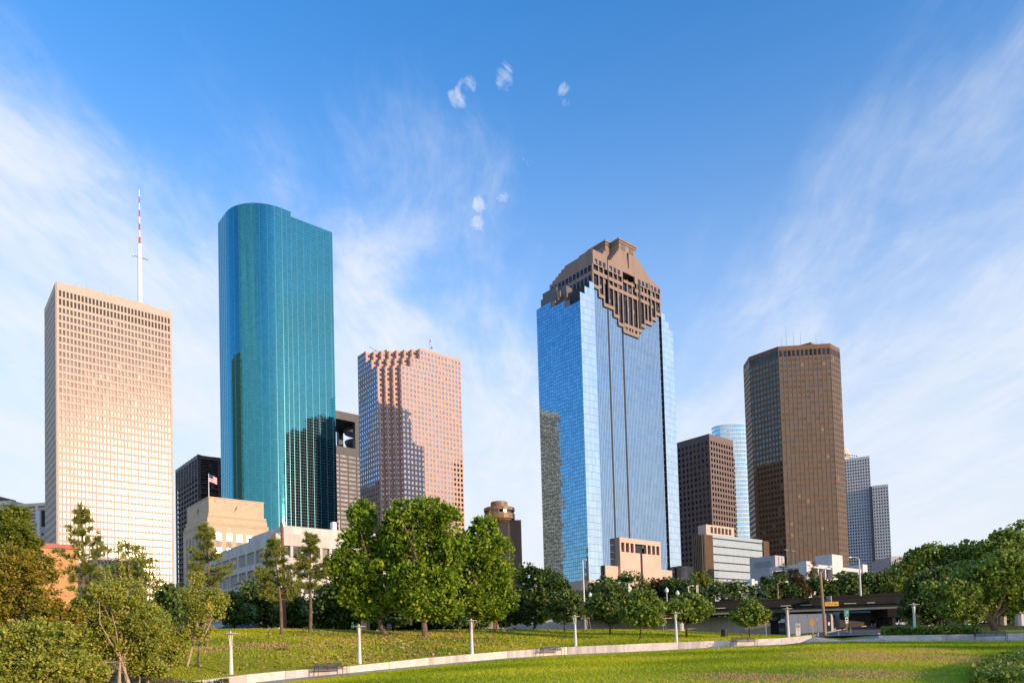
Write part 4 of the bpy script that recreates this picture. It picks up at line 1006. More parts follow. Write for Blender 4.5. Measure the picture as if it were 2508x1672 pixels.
# crest walk, road under the bridge, mulch
b = MB(); prev = None
for px in range(560, 860, 20):
    Y = np.interp(px, [560, 700, 860], [91, 91, 93]); s = PX(px, 1540); p0, p1 = (s * Y, Y), (s * (Y + 2), Y + 2)
    cur = ((p0[0], p0[1], 2.93), (p1[0], p1[1], 2.96))
    if prev: b.quad(prev[0], cur[0], cur[1], prev[1])
    prev = cur
b.build('crest_walk', M['path_concrete'], kind='structure')
b = MB(); k1 = MB(); RD = [(-6, 80, 27.5), (2040, 1562, 84), (2085, 1554, 95), (2130, 1545, 108), (2185, 1538, 122), (2260, 1533, 138), (2360, 1530, 150)]
cl_ = [at(p, q, y) for p, q, y in RD[1:]]; cl_.insert(0, Vector((cl_[0].x - 2.2, 74.5, 0)))
cl2 = []
for i in range(len(cl_) - 1):
    for k in range(6): cl2.append(cl_[i].lerp(cl_[i + 1], k / 6))
cl2.append(cl_[-1]); L_, R_ = [], []
for i, p in enumerate(cl2):
    d = cl2[min(i + 1, len(cl2) - 1)] - cl2[max(i - 1, 0)]; d.z = 0; d.normalize(); n = Vector((d.y, -d.x, 0)); w_ = 3.6 + 2.2 * i / len(cl2)
    for arr, sg in ((L_, -1), (R_, 1)): q = p + n * w_ * sg; arr.append(Vector((q.x, q.y, ground_z(q.x, q.y) + .03)))
for i in range(len(L_) - 1): b.quad(L_[i], R_[i], R_[i + 1], L_[i + 1])
b.build('road', M['asphalt'], kind='structure')
for arr, sg in ((L_, -1), (R_, 1)):
    for i in range(6, len(arr) - 1):
        a, c = arr[i], arr[i + 1]; d = (c - a).normalized(); n = Vector((d.y, -d.x, 0)) * .18 * sg
        k1.hexa([tuple(v) for v in ((a - Vector((0, 0, .1)), c - Vector((0, 0, .1)), c + n - Vector((0, 0, .1)), a + n - Vector((0, 0, .1)), a + Vector((0, 0, .13)), c + Vector((0, 0, .13)), c + n + Vector((0, 0, .13)), a + n + Vector((0, 0, .13))) if sg < 0 else (c - Vector((0, 0, .1)), a - Vector((0, 0, .1)), a + n - Vector((0, 0, .1)), c + n - Vector((0, 0, .1)), c + Vector((0, 0, .13)), a + Vector((0, 0, .13)), a + n + Vector((0, 0, .13)), c + n + Vector((0, 0, .13))))])
k1.build('kerb', M['path_concrete'], kind='structure')
b = MB()
ys = np.linspace(30, 58, 15)
def mrow(y):
    e = PX(440, 1650) + .022 * math.sin(y * .9) + .012 * math.sin(y * 2.3) - max(0, y - 48) * .016; return [(s_ * y, y, ground_z(s_ * y, y) + .03) for s_ in np.linspace(PX(-300, 1640), e, 24)]
for y0, y1 in zip(ys[:-1], ys[1:]):
    r0, r1 = mrow(y0), mrow(y1)
    for i in range(23): b.quad(r0[i], r0[i + 1], r1[i + 1], r1[i])
b.build('mulch_bed', M['mulch'], kind='structure')

# ================================================================== trees and plants
LM = {}
LM['sycamore'] = leafmat('sycamore_leaf', [(.06, .12, .01), (.15, .25, .018), (.28, .40, .025), (.44, .52, .04)], .45)
LM['birch'] = leafmat('birch_leaf', [(.171, .205, .034), (.289, .340, .049), (.444, .459, .067), (.648, .544, .102)], .40)
LM['autumn'] = leafmat('turning_leaf', [(.127, .138, .017), (.230, .230, .023), (.368, .299, .029), (.483, .265, .034)], .42)
LM['pine'] = leafmat('pine_needle', [(.106, .150, .036), (.180, .226, .044), (.300, .316, .060), (.420, .390, .090)], .25)
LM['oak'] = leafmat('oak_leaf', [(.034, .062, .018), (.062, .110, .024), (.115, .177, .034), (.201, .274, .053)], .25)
LM['live_oak'] = leafmat('live_oak_leaf', [(.082, .139, .026), (.147, .223, .032), (.246, .328, .046), (.394, .459, .066)], .30)
LM['far'] = leafmat('far_leaf', [(.052, .095, .029), (.095, .146, .035), (.146, .212, .044), (.220, .278, .058)], .25)
LM['yellowgreen'] = leafmat('yellow_green_leaf', [(.091, .130, .013), (.156, .208, .019), (.234, .273, .026), (.312, .312, .039)], .4)
LM['brown'] = leafmat('brown_leaf', [(.06, .035, .018), (.10, .055, .025), (.14, .08, .03), (.12, .10, .03)], .3)
LM['bloom'] = leafmat('white_bloom', [(.5, .5, .42), (.7, .7, .62), (.8, .8, .75)], .3)
LM['palm'] = leafmat('palm_frond', [(.05, .075, .02), (.09, .11, .03), (.22, .16, .07), (.14, .15, .04)], .25)
LM['groundcover'] = leafmat('ground_cover_leaf', [(.046, .090, .018), (.090, .154, .022), (.162, .234, .032), (.270, .306, .054)], .35)
LM['fallen'] = leafmat('fallen_leaf', [(.22, .13, .05), (.32, .20, .08), (.44, .29, .13), (.55, .40, .22)], .15)
LM['grass'] = leafmat('grass_blade', [(.22, .31, .012), (.35, .43, .015), (.50, .54, .02), (.64, .56, .04), (.64, .42, .18)], .42, .7)

def leaf_quads(c, size, rng, tint, flat=0.0, elong=1.5):
    n = len(c); nrm = rng.normal(size=(n, 3)); nrm[:, 2] += flat; nrm /= np.linalg.norm(nrm, axis=1)[:, None]
    a = np.cross(nrm, rng.normal(size=(n, 3))); a /= np.linalg.norm(a, axis=1)[:, None] + 1e-9; b = np.cross(nrm, a)
    s = (size * rng.uniform(.5, 1.45, n))[:, None]
    v = np.empty((n, 4, 3)); v[:, 0] = c + a * s * elong * .5; v[:, 1] = c + b * s * .5 - a * s * .08; v[:, 2] = c - a * s * elong * .5; v[:, 3] = c - b * s * .5 - a * s * .08
    return v.reshape(-1, 3), n, np.clip(tint, 0, 1)
def crown_points(lobes, n, rng, clump=.26, per=60, hollow=.45, stray=.10):
    """clumps of leaves spread through the lobes, more of them near the outside"""
    vol = np.array([l[3] * l[4] * l[5] for l in lobes]) ** .72; vol /= vol.sum(); out, tn = [], []
    for l, f in zip(lobes, vol):
        k = max(3, int(n * f / per)); m_ = max(8, int(n * f / k)); r = np.array(l[3:6])
        d = rng.normal(size=(k, 3)); d /= np.linalg.norm(d, axis=1)[:, None]; rad = rng.uniform(hollow ** 2, 1.0, k) ** .5
        cc = np.array(l[:3]) + d * rad[:, None] * r * rng.uniform(.86, 1.10, (k, 1))
        base = rng.uniform(.05, .85, k)
        for i in range(k):
            cr_ = r * clump * rng.uniform(.6, 1.35); p = rng.normal(size=(m_, 3)) * .52; q = np.linalg.norm(p, axis=1)[:, None]; p = np.where(q > 1.2, p / q * 1.2, p)
            out.append(cc[i] + p * cr_); tn.append(np.clip(base[i] + rng.normal(size=m_) * .17, 0, 1))
        ns = int(n * f * stray); d = rng.normal(size=(ns, 3)); d /= np.linalg.norm(d, axis=1)[:, None]   # loose sprigs beyond the crown's edge
        out.append(np.array(l[:3]) + d * r * rng.uniform(.9, 1.28, (ns, 1))); tn.append(rng.uniform(.2, 1, ns))
    return np.concatenate(out), np.concatenate(tn)
def limbs(w, base, lobes, r0, rng, fork=.35, lean=(0, 0)):
    top = np.mean([l[:3] for l in lobes], axis=0); base = np.array(base, float)
    z0 = min(l[2] - l[5] * .6 for l in lobes); fz = base[2] + (z0 - base[2]) * .75 + .2
    fk = np.array([base[0] + (top[0] - base[0]) * fork + lean[0], base[1] + (top[1] - base[1]) * fork + lean[1], max(fz, base[2] + .6)])
    w.tube(base - np.array([0, 0, .15]), base + (fk - base) * .12, r0 * 1.45, r0 * 1.02, 9); w.tube(base + (fk - base) * .12, fk, r0 * 1.02, r0 * .8, 9)
    for l in lobes:
        e = np.array(l[:3]); mid = (fk + e) / 2 + rng.normal(size=3) * .08 * np.linalg.norm(e - fk); mid[2] += .05 * np.linalg.norm(e - fk)
        w.tube(fk, mid, r0 * .55, r0 * .36, 6); w.tube(mid, e, r0 * .36, r0 * .12, 6)
        for k in range(3):
            d = rng.normal(size=3); d[2] = abs(d[2]); d /= np.linalg.norm(d); q = mid + (e - mid) * rng.uniform(.1, .8); w.tube(q, q + d * np.array(l[3:6]) * .8, r0 * .2, r0 * .05, 5)
def tree(name, label, cat, base_px, Y, lobes_px, n, leaf, lm, bark, r0, group, seed, trunk_px=None, per=60, clump=.26, hollow=.45, stems=1, depth=1.0, wood=True, baseY=None, elong=1.5, jit=(.66, .88), stray=.16):
    rng = np.random.default_rng(seed); bx, by = base_px; p = at(bx, by, Y); base = Vector((p.x, p.y, ground_z(p.x, p.y)))
    if by is not None and abs(base.z - p.z) < 1.2: base.z = p.z
    t = thing(name, label, cat, base, 0, group); lobes = []
    for (lx, ly, rx, ry) in lobes_px:
        dy = rng.uniform(-.35, .35) * rx / F * Y * depth; c = at(lx, ly, Y + dy) - base; k = Y / F
        j = rng.uniform(*jit); lobes.append((c.x, c.y, c.z, rx * k * j, rx * k * j * depth, ry * k * j))
    if n > 2400:                                                      # side boughs break the outline
        for l in list(lobes):
            for q in range(3):
                d = rng.normal(size=3); d[2] = d[2] * .8 + .1; d /= np.linalg.norm(d); f = rng.uniform(.34, .56)
                lobes.append((l[0] + d[0] * l[3] * .85, l[1] + d[1] * l[4] * .85, l[2] + d[2] * l[5] * .85, l[3] * f, l[4] * f, l[5] * f * .9))
    if wood:
        w = MB()
        if stems == 1: limbs(w, (0, 0, 0), lobes[:14], r0, rng)
        else:
            for i in range(stems):
                sub = lobes[i::stems] or lobes; an = 2 * math.pi * i / stems; limbs(w, (.35 * math.cos(an), .35 * math.sin(an), 0), sub, r0, rng, .5)
        w.build('trunk', bark, t)
    pts, tn = crown_points(lobes, int(n * 1.9), rng, clump, per, hollow, stray)
    v, q, tt = leaf_quads(pts, leaf * .92, rng, tn, .35, elong); mesh_np('crown', v, q, lm, tt, t)
    return t, lobes, base
SY = 'broad sycamores on the lawn crest'
tree('sycamore_tree', 'left sycamore of the three, narrow bright green crown with an orange barrel at its trunk', 'tree', (942, 1550), 80,
     [(888, 1262, 42, 48), (872, 1325, 58, 52), (852, 1392, 52, 52), (905, 1400, 62, 60), (930, 1330, 45, 55), (872, 1452, 52, 42), (935, 1462, 60, 48), (968, 1405, 40, 60), (905, 1500, 45, 25)], 15000, .28, LM['sycamore'], M['bark'], .30, SY, 11)
tree('sycamore_tree', 'middle sycamore of the three, tall round green crown over bare leaf litter', 'tree', (1041, 1558), 78,
     [(985, 1265, 45, 44), (1045, 1250, 55, 44), (1098, 1268, 42, 44), (985, 1335, 58, 52), (1055, 1335, 68, 62), (1110, 1345, 45, 55), (1005, 1415, 66, 56), (1078, 1420, 62, 56), (1040, 1475, 70, 42), (975, 1460, 40, 40), (1095, 1490, 45, 28)], 18000, .28, LM['sycamore'], M['bark'], .34, SY, 12)
tree('sycamore_tree', 'right sycamore of the three, broad green crown behind the third lamp post', 'tree', (1151, 1547), 84,
     [(1185, 1298, 38, 38), (1150, 1335, 45, 48), (1205, 1352, 52, 52), (1225, 1410, 54, 54), (1165, 1408, 60, 58), (1180, 1468, 70, 46), (1240, 1465, 36, 40), (1130, 1450, 46, 50), (1195, 1505, 55, 24)], 16500, .28, LM['sycamore'], M['bark'], .34, SY, 13)
BI = 'young birches in the planting bed'
tree('birch_tree', 'orange tinged birch at the left edge, the tallest in the planting bed', 'tree', (92, 1690), 38,
     [(30, 1372, 62, 40), (95, 1395, 70, 55), (20, 1440, 70, 60), (105, 1470, 58, 52), (55, 1510, 80, 60), (140, 1520, 60, 55), (20, 1580, 70, 60)], 12643, 0.108, LM['autumn'], M['pale_bark'], .10, BI, 21, stems=3, per=30, clump=.24)
tree('birch_tree', 'birch with yellow green leaves behind the turning one, left of the small pine', 'tree', (10, 1640), 62,
     [(25, 1262, 52, 36), (50, 1300, 42, 34), (12, 1320, 55, 45), (70, 1335, 30, 30)], 6693, 0.158, LM['yellowgreen'], M['pale_bark'], .14, BI, 22, per=30, clump=.24)
tree('birch_tree', 'low bushy birch in front of the turning birch beside the leftmost lamp', 'tree', (95, 1715), 34,
     [(75, 1552, 75, 45), (140, 1560, 60, 50), (40, 1620, 80, 50), (115, 1625, 75, 55), (178, 1630, 50, 50), (70, 1680, 90, 40)], 12643, 0.094, LM['birch'], M['pale_bark'], .07, BI, 23, stems=3, per=30, clump=.24)
tree('birch_tree', 'round olive birch clump right of the turning birch with pale stems', 'tree', (300, 1668), 42,
     [(250, 1462, 60, 52), (310, 1460, 62, 58), (228, 1525, 60, 50), (300, 1530, 75, 60), (360, 1520, 50, 52), (255, 1590, 62, 46), (325, 1592, 62, 50), (375, 1570, 40, 45)], 13387, 0.101, LM['birch'], M['pale_bark'], .08, BI, 24, stems=4, per=30, clump=.24)
tree('birch_tree', 'thin see through birch top rising above the olive clump', 'tree', (322, 1650), 46,
     [(320, 1352, 50, 36), (285, 1392, 42, 36), (350, 1388, 46, 42), (310, 1422, 55, 36), (375, 1418, 30, 32)], 2528, 0.108, LM['birch'], M['pale_bark'], .08, BI, 25, stems=2, per=30, clump=.30)
tree('birch_tree', 'slender leaning birch with two pale stems left of the second lamp', 'tree', (470, 1634), 50,
     [(468, 1470, 36, 46), (505, 1480, 42, 50), (540, 1482, 32, 42), (462, 1540, 32, 40), (500, 1545, 38, 40), (480, 1425, 28, 30)], 4165, 0.108, LM['birch'], M['pale_bark'], .085, BI, 26, stems=2, per=36, clump=.32)
SH = 'low shrubs under the birches'
for i, (bx, Y, lobes, label) in enumerate(((215, 38, [(200, 1625, 46, 34), (235, 1648, 44, 30)], 'low dark shrub between the bushy birch and the olive birch clump'), (352, 43, [(345, 1628, 40, 30), (385, 1640, 34, 24)], 'low shrub right under the olive birch clump'), (20, 34, [(15, 1655, 60, 40), (60, 1675, 40, 30)], 'low shrub at the bottom left corner'), (410, 50, [(405, 1560, 40, 46), (425, 1595, 36, 34)], 'loose green shrub between olive birch clump and slender birch'), (150, 44, [(165, 1545, 46, 50), (200, 1490, 36, 40)], 'green birch sapling filling the gap left of the olive clump'))):
    tree('birch_shrub', label, 'shrub', (bx, 1690), Y, lobes, 3600, .11, LM['birch'], M['pale_bark'], .05, SH, 140 + i, stems=3, per=30, clump=.26)
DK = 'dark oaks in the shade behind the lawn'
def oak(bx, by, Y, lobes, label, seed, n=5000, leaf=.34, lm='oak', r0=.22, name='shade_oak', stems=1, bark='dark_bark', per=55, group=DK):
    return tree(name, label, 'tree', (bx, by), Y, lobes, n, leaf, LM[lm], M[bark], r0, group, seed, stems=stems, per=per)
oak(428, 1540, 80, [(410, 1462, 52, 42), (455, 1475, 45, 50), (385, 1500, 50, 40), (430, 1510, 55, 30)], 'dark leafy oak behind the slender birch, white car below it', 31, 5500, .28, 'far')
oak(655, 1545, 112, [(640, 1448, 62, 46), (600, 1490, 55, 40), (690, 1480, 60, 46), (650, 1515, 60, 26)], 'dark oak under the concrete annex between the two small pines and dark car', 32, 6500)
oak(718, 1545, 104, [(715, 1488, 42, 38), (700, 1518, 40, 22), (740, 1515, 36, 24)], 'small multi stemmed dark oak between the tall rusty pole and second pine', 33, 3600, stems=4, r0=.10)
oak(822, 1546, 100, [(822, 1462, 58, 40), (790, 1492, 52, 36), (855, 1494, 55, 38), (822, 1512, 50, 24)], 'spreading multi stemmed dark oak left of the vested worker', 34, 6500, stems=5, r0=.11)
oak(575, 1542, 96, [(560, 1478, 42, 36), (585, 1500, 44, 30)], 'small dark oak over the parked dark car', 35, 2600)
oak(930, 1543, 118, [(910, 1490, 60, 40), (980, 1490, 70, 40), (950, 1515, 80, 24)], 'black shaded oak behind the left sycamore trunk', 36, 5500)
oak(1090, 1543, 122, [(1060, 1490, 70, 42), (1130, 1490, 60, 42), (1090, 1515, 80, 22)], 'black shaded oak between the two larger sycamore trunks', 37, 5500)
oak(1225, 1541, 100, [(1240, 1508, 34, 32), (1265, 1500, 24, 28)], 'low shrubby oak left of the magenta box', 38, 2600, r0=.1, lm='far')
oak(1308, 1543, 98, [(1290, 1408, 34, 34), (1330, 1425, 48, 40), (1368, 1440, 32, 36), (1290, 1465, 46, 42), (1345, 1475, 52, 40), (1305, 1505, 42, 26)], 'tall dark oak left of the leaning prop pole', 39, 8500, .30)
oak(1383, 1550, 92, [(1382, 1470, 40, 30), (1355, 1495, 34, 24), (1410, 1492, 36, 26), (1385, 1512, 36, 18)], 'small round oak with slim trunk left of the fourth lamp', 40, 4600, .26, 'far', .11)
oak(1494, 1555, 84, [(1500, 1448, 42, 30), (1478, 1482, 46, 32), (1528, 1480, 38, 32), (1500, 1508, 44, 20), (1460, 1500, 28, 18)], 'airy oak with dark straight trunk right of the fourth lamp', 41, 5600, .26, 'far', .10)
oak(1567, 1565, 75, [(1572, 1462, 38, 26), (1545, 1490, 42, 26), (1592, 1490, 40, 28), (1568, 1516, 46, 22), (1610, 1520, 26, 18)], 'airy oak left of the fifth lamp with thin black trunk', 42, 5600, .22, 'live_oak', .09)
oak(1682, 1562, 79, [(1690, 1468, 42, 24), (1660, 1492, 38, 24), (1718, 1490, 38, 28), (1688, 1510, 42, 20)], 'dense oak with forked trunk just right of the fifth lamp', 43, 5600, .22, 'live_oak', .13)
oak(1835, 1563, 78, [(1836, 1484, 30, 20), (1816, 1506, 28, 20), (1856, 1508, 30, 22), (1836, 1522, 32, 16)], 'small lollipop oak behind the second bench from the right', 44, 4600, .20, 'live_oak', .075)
# the street trees beyond the bridge
ST = 'street trees beyond the bridge'
for i, (bx, Y, lobes, lm, label, n) in enumerate((
    (1425, 150, [(1420, 1470, 40, 38), (1450, 1490, 40, 30), (1400, 1500, 36, 30)], 'far', 'green tree left of the pale tall lamp pole base', 3400),
    (1470, 150, [(1478, 1442, 34, 34), (1455, 1470, 36, 34), (1500, 1468, 34, 34)], 'oak', 'dark tree below the blue glass tower corner', 3400),
    (1548, 150, [(1545, 1432, 40, 36), (1575, 1452, 38, 34), (1520, 1462, 36, 32), (1550, 1480, 44, 28)], 'far', 'round green tree in front of the rose granite base', 4600),
    (1612, 156, [(1600, 1450, 30, 34), (1622, 1440, 24, 28), (1620, 1472, 30, 30)], 'brown', 'reddish brown tree right of the rose granite base', 2600),
    (1662, 150, [(1655, 1438, 36, 30), (1690, 1446, 34, 34), (1650, 1475, 44, 32), (1690, 1482, 40, 28)], 'oak', 'dark green tree under the silver glass block corner', 4200),
    (1722, 162, [(1716, 1424, 30, 30), (1742, 1440, 32, 30), (1700, 1440, 24, 24)], 'yellowgreen', 'yellow green turning tree beside the silver glass block', 2800),
    (1905, 150, [(1905, 1432, 40, 30), (1880, 1455, 34, 26), (1930, 1455, 36, 28)], 'oak', 'dark tree below the left palm', 3800),
    (1955, 150, [(1952, 1425, 24, 28), (1962, 1450, 28, 28)], 'brown', 'brown drying tree between the palms', 2200),
    (2010, 152, [(2005, 1438, 40, 26), (2040, 1448, 38, 24)], 'oak', 'dark tree below the right palm', 3400),
    (2072, 152, [(2065, 1425, 38, 26), (2100, 1432, 38, 28), (2080, 1450, 44, 22)], 'far', 'dark green tree left of the tall bridge lamp', 3800),
    (2150, 152, [(2140, 1425, 42, 28), (2175, 1420, 36, 28), (2150, 1446, 46, 22)], 'far', 'dark green tree right of the tall bridge lamp', 3800),
    (2205, 140, [(2185, 1440, 28, 16), (2215, 1432, 32, 20)], 'yellowgreen', 'bright yellow green bush top just over the bridge at right', 2200),
    (2215, 160, [(2210, 1390, 36, 30), (2240, 1372, 34, 34), (2235, 1410, 46, 30)], 'live_oak', 'olive tree in front of the long white block', 4200))):
    oak(bx, 1520, Y, lobes, label, 60 + i, n, .42, lm, .16, 'street_tree', group=ST)
cm, lobes, base = tree('crape_myrtle', 'crape myrtle covered in white blossom above the bridge', 'tree', (1795, 1500), 138, [(1760, 1442, 36, 22), (1800, 1440, 40, 22), (1840, 1452, 34, 20), (1730, 1458, 28, 18), (1800, 1462, 50, 16)], 5200, .34, LM['far'], M['bark'], .14, ST, 81)
rng = np.random.default_rng(5); p, tn = crown_points(lobes, 1500, rng, .12, 16, .8); v, q, tt = leaf_quads(p, .42, rng, tn); mesh_np('blossom', v, q, LM['bloom'], tt, cm)
# dark planting seen under the bridge, and low bushes added to darken sycamore gaps
UB = 'dark bushes under the bridge'
for i, (bx, Y, lobes, label) in enumerate((
    (1780, 128, [(1760, 1502, 40, 12), (1810, 1500, 40, 12)], 'dark hedge bush behind the long grey wall'),
    (1985, 135, [(1960, 1498, 40, 14), (2010, 1496, 36, 14)], 'dark bush behind the pale grey wall under the bridge'),
    (820, 122, [(790, 1528, 36, 16), (845, 1530, 36, 15)], 'low dark bush added as shade behind the vested worker'),
    (925, 126, [(895, 1530, 40, 16), (950, 1530, 40, 16)], 'low dark bush added as shade behind the orange barrels'),
    (1030, 126, [(1000, 1530, 40, 16), (1060, 1530, 44, 16)], 'low dark bush added as shade behind the middle sycamore trunk'),
    (1140, 126, [(1110, 1530, 40, 16), (1165, 1530, 40, 16)], 'low dark bush added as shade behind the right sycamore trunk'),
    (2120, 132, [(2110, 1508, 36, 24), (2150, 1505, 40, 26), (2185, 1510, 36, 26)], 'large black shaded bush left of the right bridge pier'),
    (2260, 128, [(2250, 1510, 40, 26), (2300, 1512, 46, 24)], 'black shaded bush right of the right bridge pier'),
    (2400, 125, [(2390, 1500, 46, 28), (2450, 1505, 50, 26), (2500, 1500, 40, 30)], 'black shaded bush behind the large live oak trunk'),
    (1480, 125, [(1440, 1500, 40, 22), (1500, 1502, 44, 22)], 'dark bush behind the shaded wall left of the fifth lamp'))):
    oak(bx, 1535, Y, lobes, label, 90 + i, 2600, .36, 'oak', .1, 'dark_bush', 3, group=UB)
LO = 'old live oaks at the right'
tree('live_oak', 'huge live oak with pale forked trunk beside the right bench', 'tree', (2438, 1546), 76,
     [(2400, 1470, 46, 36), (2345, 1452, 48, 40), (2290, 1445, 40, 30), (2450, 1440, 60, 40), (2500, 1460, 46, 42), (2400, 1412, 60, 38), (2470, 1390, 60, 42), (2365, 1500, 36, 26), (2330, 1490, 36, 26), (2520, 1410, 46, 46), (2475, 1485, 36, 22)], 15000, .24, LM['live_oak'], M['bark'], .36, LO, 51, per=60, jit=(.68, 1.0), stray=.22)
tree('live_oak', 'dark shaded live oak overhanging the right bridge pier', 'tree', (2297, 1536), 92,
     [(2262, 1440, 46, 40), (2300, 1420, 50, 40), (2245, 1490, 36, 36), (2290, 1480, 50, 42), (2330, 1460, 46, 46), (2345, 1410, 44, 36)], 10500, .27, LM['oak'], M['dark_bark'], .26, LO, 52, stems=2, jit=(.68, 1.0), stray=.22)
tree('live_oak', 'tall sunlit tree top behind the live oaks, highest at the right edge', 'tree', (2440, 1530), 118,
     [(2465, 1320, 36, 28), (2500, 1305, 30, 28), (2440, 1345, 46, 30), (2490, 1350, 46, 36), (2400, 1350, 40, 26), (2430, 1385, 60, 34), (2505, 1395, 40, 40)], 5200, .34, LM['live_oak'], M['bark'], .3, LO, 53, jit=(.6, .95), stray=.3, per=34, clump=.3)
tree('live_oak', 'open branched tree with gaps of sky left of the tall right tree', 'tree', (2320, 1530), 122,
     [(2290, 1345, 30, 22), (2262, 1352, 26, 20), (2345, 1350, 36, 22), (2372, 1335, 28, 20), (2310, 1375, 50, 26), (2365, 1385, 46, 28), (2265, 1385, 30, 24)], 3400, .34, LM['live_oak'], M['bark'], .26, LO, 54, per=30, jit=(.6, .95), stray=.3, clump=.3)
# trees standing right of the view that throw the long evening shade across the wall and the lawn
for i, (x, y, hgt, wd) in enumerate(((67, 40, 9.5, 5), (80, 45, 11, 6), (94, 50, 12, 7), (72, 10, 9, 4.2), (75, 21, 11, 5))):
    rng = np.random.default_rng(200 + i); t = thing('shade_tree', 'broad oak outside the view at right whose shade falls on the lawn', 'tree', (x, y, ground_z(x, y)), 0, 'oaks right of the view')
    lb = [(rng.uniform(-.5, .5) * wd, rng.uniform(-.5, .5) * wd, hgt * rng.uniform(.5, .85), wd * .55, wd * .55, hgt * .24) for _ in range(6)]
    w = MB(); limbs(w, (0, 0, 0), lb, .3, rng); w.build('trunk', M['bark'], t)
    p, tn = crown_points(lb, 2600, rng); v, q, tt = leaf_quads(p, .5, rng, tn); mesh_np('crown', v, q, LM['live_oak'], tt, t)

# pines: open whorls of needle tufts
def pine(label, bx, by, Y, top_px, tiers, seed, bare=.4, lean=0.0):
    rng = np.random.default_rng(seed); p = at(bx, by, Y); base = Vector((p.x, p.y, p.z)); tp = at(*top_px, Y) - base; H = tp.z
    t = thing('pine_tree', label, 'tree', base, 0, 'young pines on the lawn'); w = MB(); r0 = .12 * H / 10 + .05
    ax = lambda f: Vector((tp.x * f + .12 * math.sin(f * 5 + seed), 0.1 * math.sin(f * 4), H * f))
    fs = np.linspace(0, 1, 9); w.path([ax(f) for f in fs], r0 * 1.2, r0 * .15, 8); pts, tn = [], []
    def tuft(c, d, n=34, L=.42):
        dirs = rng.normal(size=(n, 3)) * .62 + np.array(d); dirs /= np.linalg.norm(dirs, axis=1)[:, None]; pts.append((np.repeat(np.array(c)[None], n, 0), dirs * (L * rng.uniform(.7, 1.2, n))[:, None])); tn.append(np.clip(rng.normal(.5, .22, n), 0, 1))
    for f, ln, cnt in tiers:
        for k in range(cnt):
            an = 2 * math.pi * k / cnt + rng.uniform(0, 1.6); L = ln * rng.uniform(.6, 1.1); d = Vector((math.cos(an), math.sin(an), .28 + rng.uniform(-.1, .2))); o = ax(f + rng.uniform(-.02, .02))
            e = o + d * L; mid = o + d * L * .5 + Vector((0, 0, -.05 * L)); w.tube(o, mid, r0 * .28, r0 * .18, 5); w.tube(mid, e, r0 * .18, r0 * .07, 5)
            for q in np.linspace(.35, 1, max(3, int(L * 3.2))):
                for _ in range(2): tuft(o.lerp(e, q) + Vector(rng.normal(size=3) * .13 * L ** .5), tuple(d * .7 + Vector((0, 0, .5))))
    for q in np.linspace(.9, 1.0, 6): tuft(ax(q), (0, 0, 1.0), 40)
    w.build('trunk', M['bark'], t)
    c = np.concatenate([a for a, _ in pts]); d = np.concatenate([b for _, b in pts]); tt = np.concatenate(tn); n = len(c)
    sd = np.cross(d, rng.normal(size=(n, 3))); sd /= np.linalg.norm(sd, axis=1)[:, None] + 1e-9; sd *= .022 * Y / 60
    v = np.empty((n, 4, 3)); v[:, 0] = c - sd; v[:, 1] = c + sd; v[:, 2] = c + d + sd * .5; v[:, 3] = c + d - sd * .5
    mesh_np('crown', v.reshape(-1, 3), n, LM['pine'], tt, t)
pine('open topped pine against the beige tower, tallest at left', 206, 1560, 62, (197, 1240), [(.93, .5, 4), (.86, .9, 5), (.78, 1.1, 5), (.70, 1.5, 5), (.60, 2.0, 5), (.50, 2.1, 5), (.41, 1.6, 5), (.33, 1.5, 4)], 61)
pine('feathery pine in front of the town hall', 508, 1580, 62, (508, 1288), [(.95, .5, 4), (.88, .8, 5), (.80, 1.1, 5), (.70, 1.5, 6), (.60, 1.9, 6), (.50, 2.2, 6), (.41, 1.9, 5), (.33, 1.5, 4)], 62)
pine('left pine of the pair before the concrete annex, next to the rusty pole', 689, 1558, 76, (674, 1322), [(.96, .6, 5), (.90, .9, 5), (.83, 1.2, 6), (.75, 1.3, 6), (.65, 1.7, 6), (.54, 2.2, 6), (.45, 2.4, 6), (.36, 1.8, 5)], 63)
pine('right pine of the pair before the concrete annex, with bare lower trunk', 757, 1548, 78, (764, 1312), [(.97, .5, 5), (.90, .9, 5), (.82, 1.1, 6), (.73, 1.4, 6), (.64, 1.8, 6), (.55, 1.8, 6), (.46, 1.3, 5)], 64)
# palms
def palm(label, px, ptop, Y, seed):
    rng = np.random.default_rng(seed); p = at(px, 1500, Y); gz = ground_z(p.x, p.y); h = at(px, ptop, Y).z - gz; t = thing('palm_tree', label, 'tree', (p.x, p.y, gz), 0, 'fan palms by the garage')
    w = MB(); w.tube((0, 0, 0), (0, 0, h), .32, .24, 8); w.build('trunk', M['bark'], t); vs, tn = [], []
    for k in range(46):
        an = rng.uniform(0, 6.28); el = rng.uniform(-1.3, 1.2); d = np.array([math.cos(an) * math.cos(el), math.sin(an) * math.cos(el), math.sin(el)]); c = np.array([0, 0, h]) + d * 1.3 * rng.uniform(.8, 1.2)
        sd = np.cross(d, [0, 0, 1.0]); sd /= np.linalg.norm(sd) + 1e-9; u_ = np.cross(sd, d)
        for j in range(9):
            a = (j - 4) * .27; e = d * math.cos(a) + sd * math.sin(a); o = sd * .07; q = c + e * 1.05 * rng.uniform(.8, 1.1) - np.array([0, 0, .25])
            vs.append([c - o, c + o, q + o * .4, q - o * .4]); tn.append(.62 if el < -.5 else rng.uniform(0, .45))
        vs.append([np.array([0, 0, h - .02]) - sd * .03, np.array([0, 0, h - .02]) + sd * .03, c + sd * .03, c - sd * .03]); tn.append(.3)
    mesh_np('crown', np.array(vs).reshape(-1, 3), len(vs), LM['palm'], np.array(tn), t)
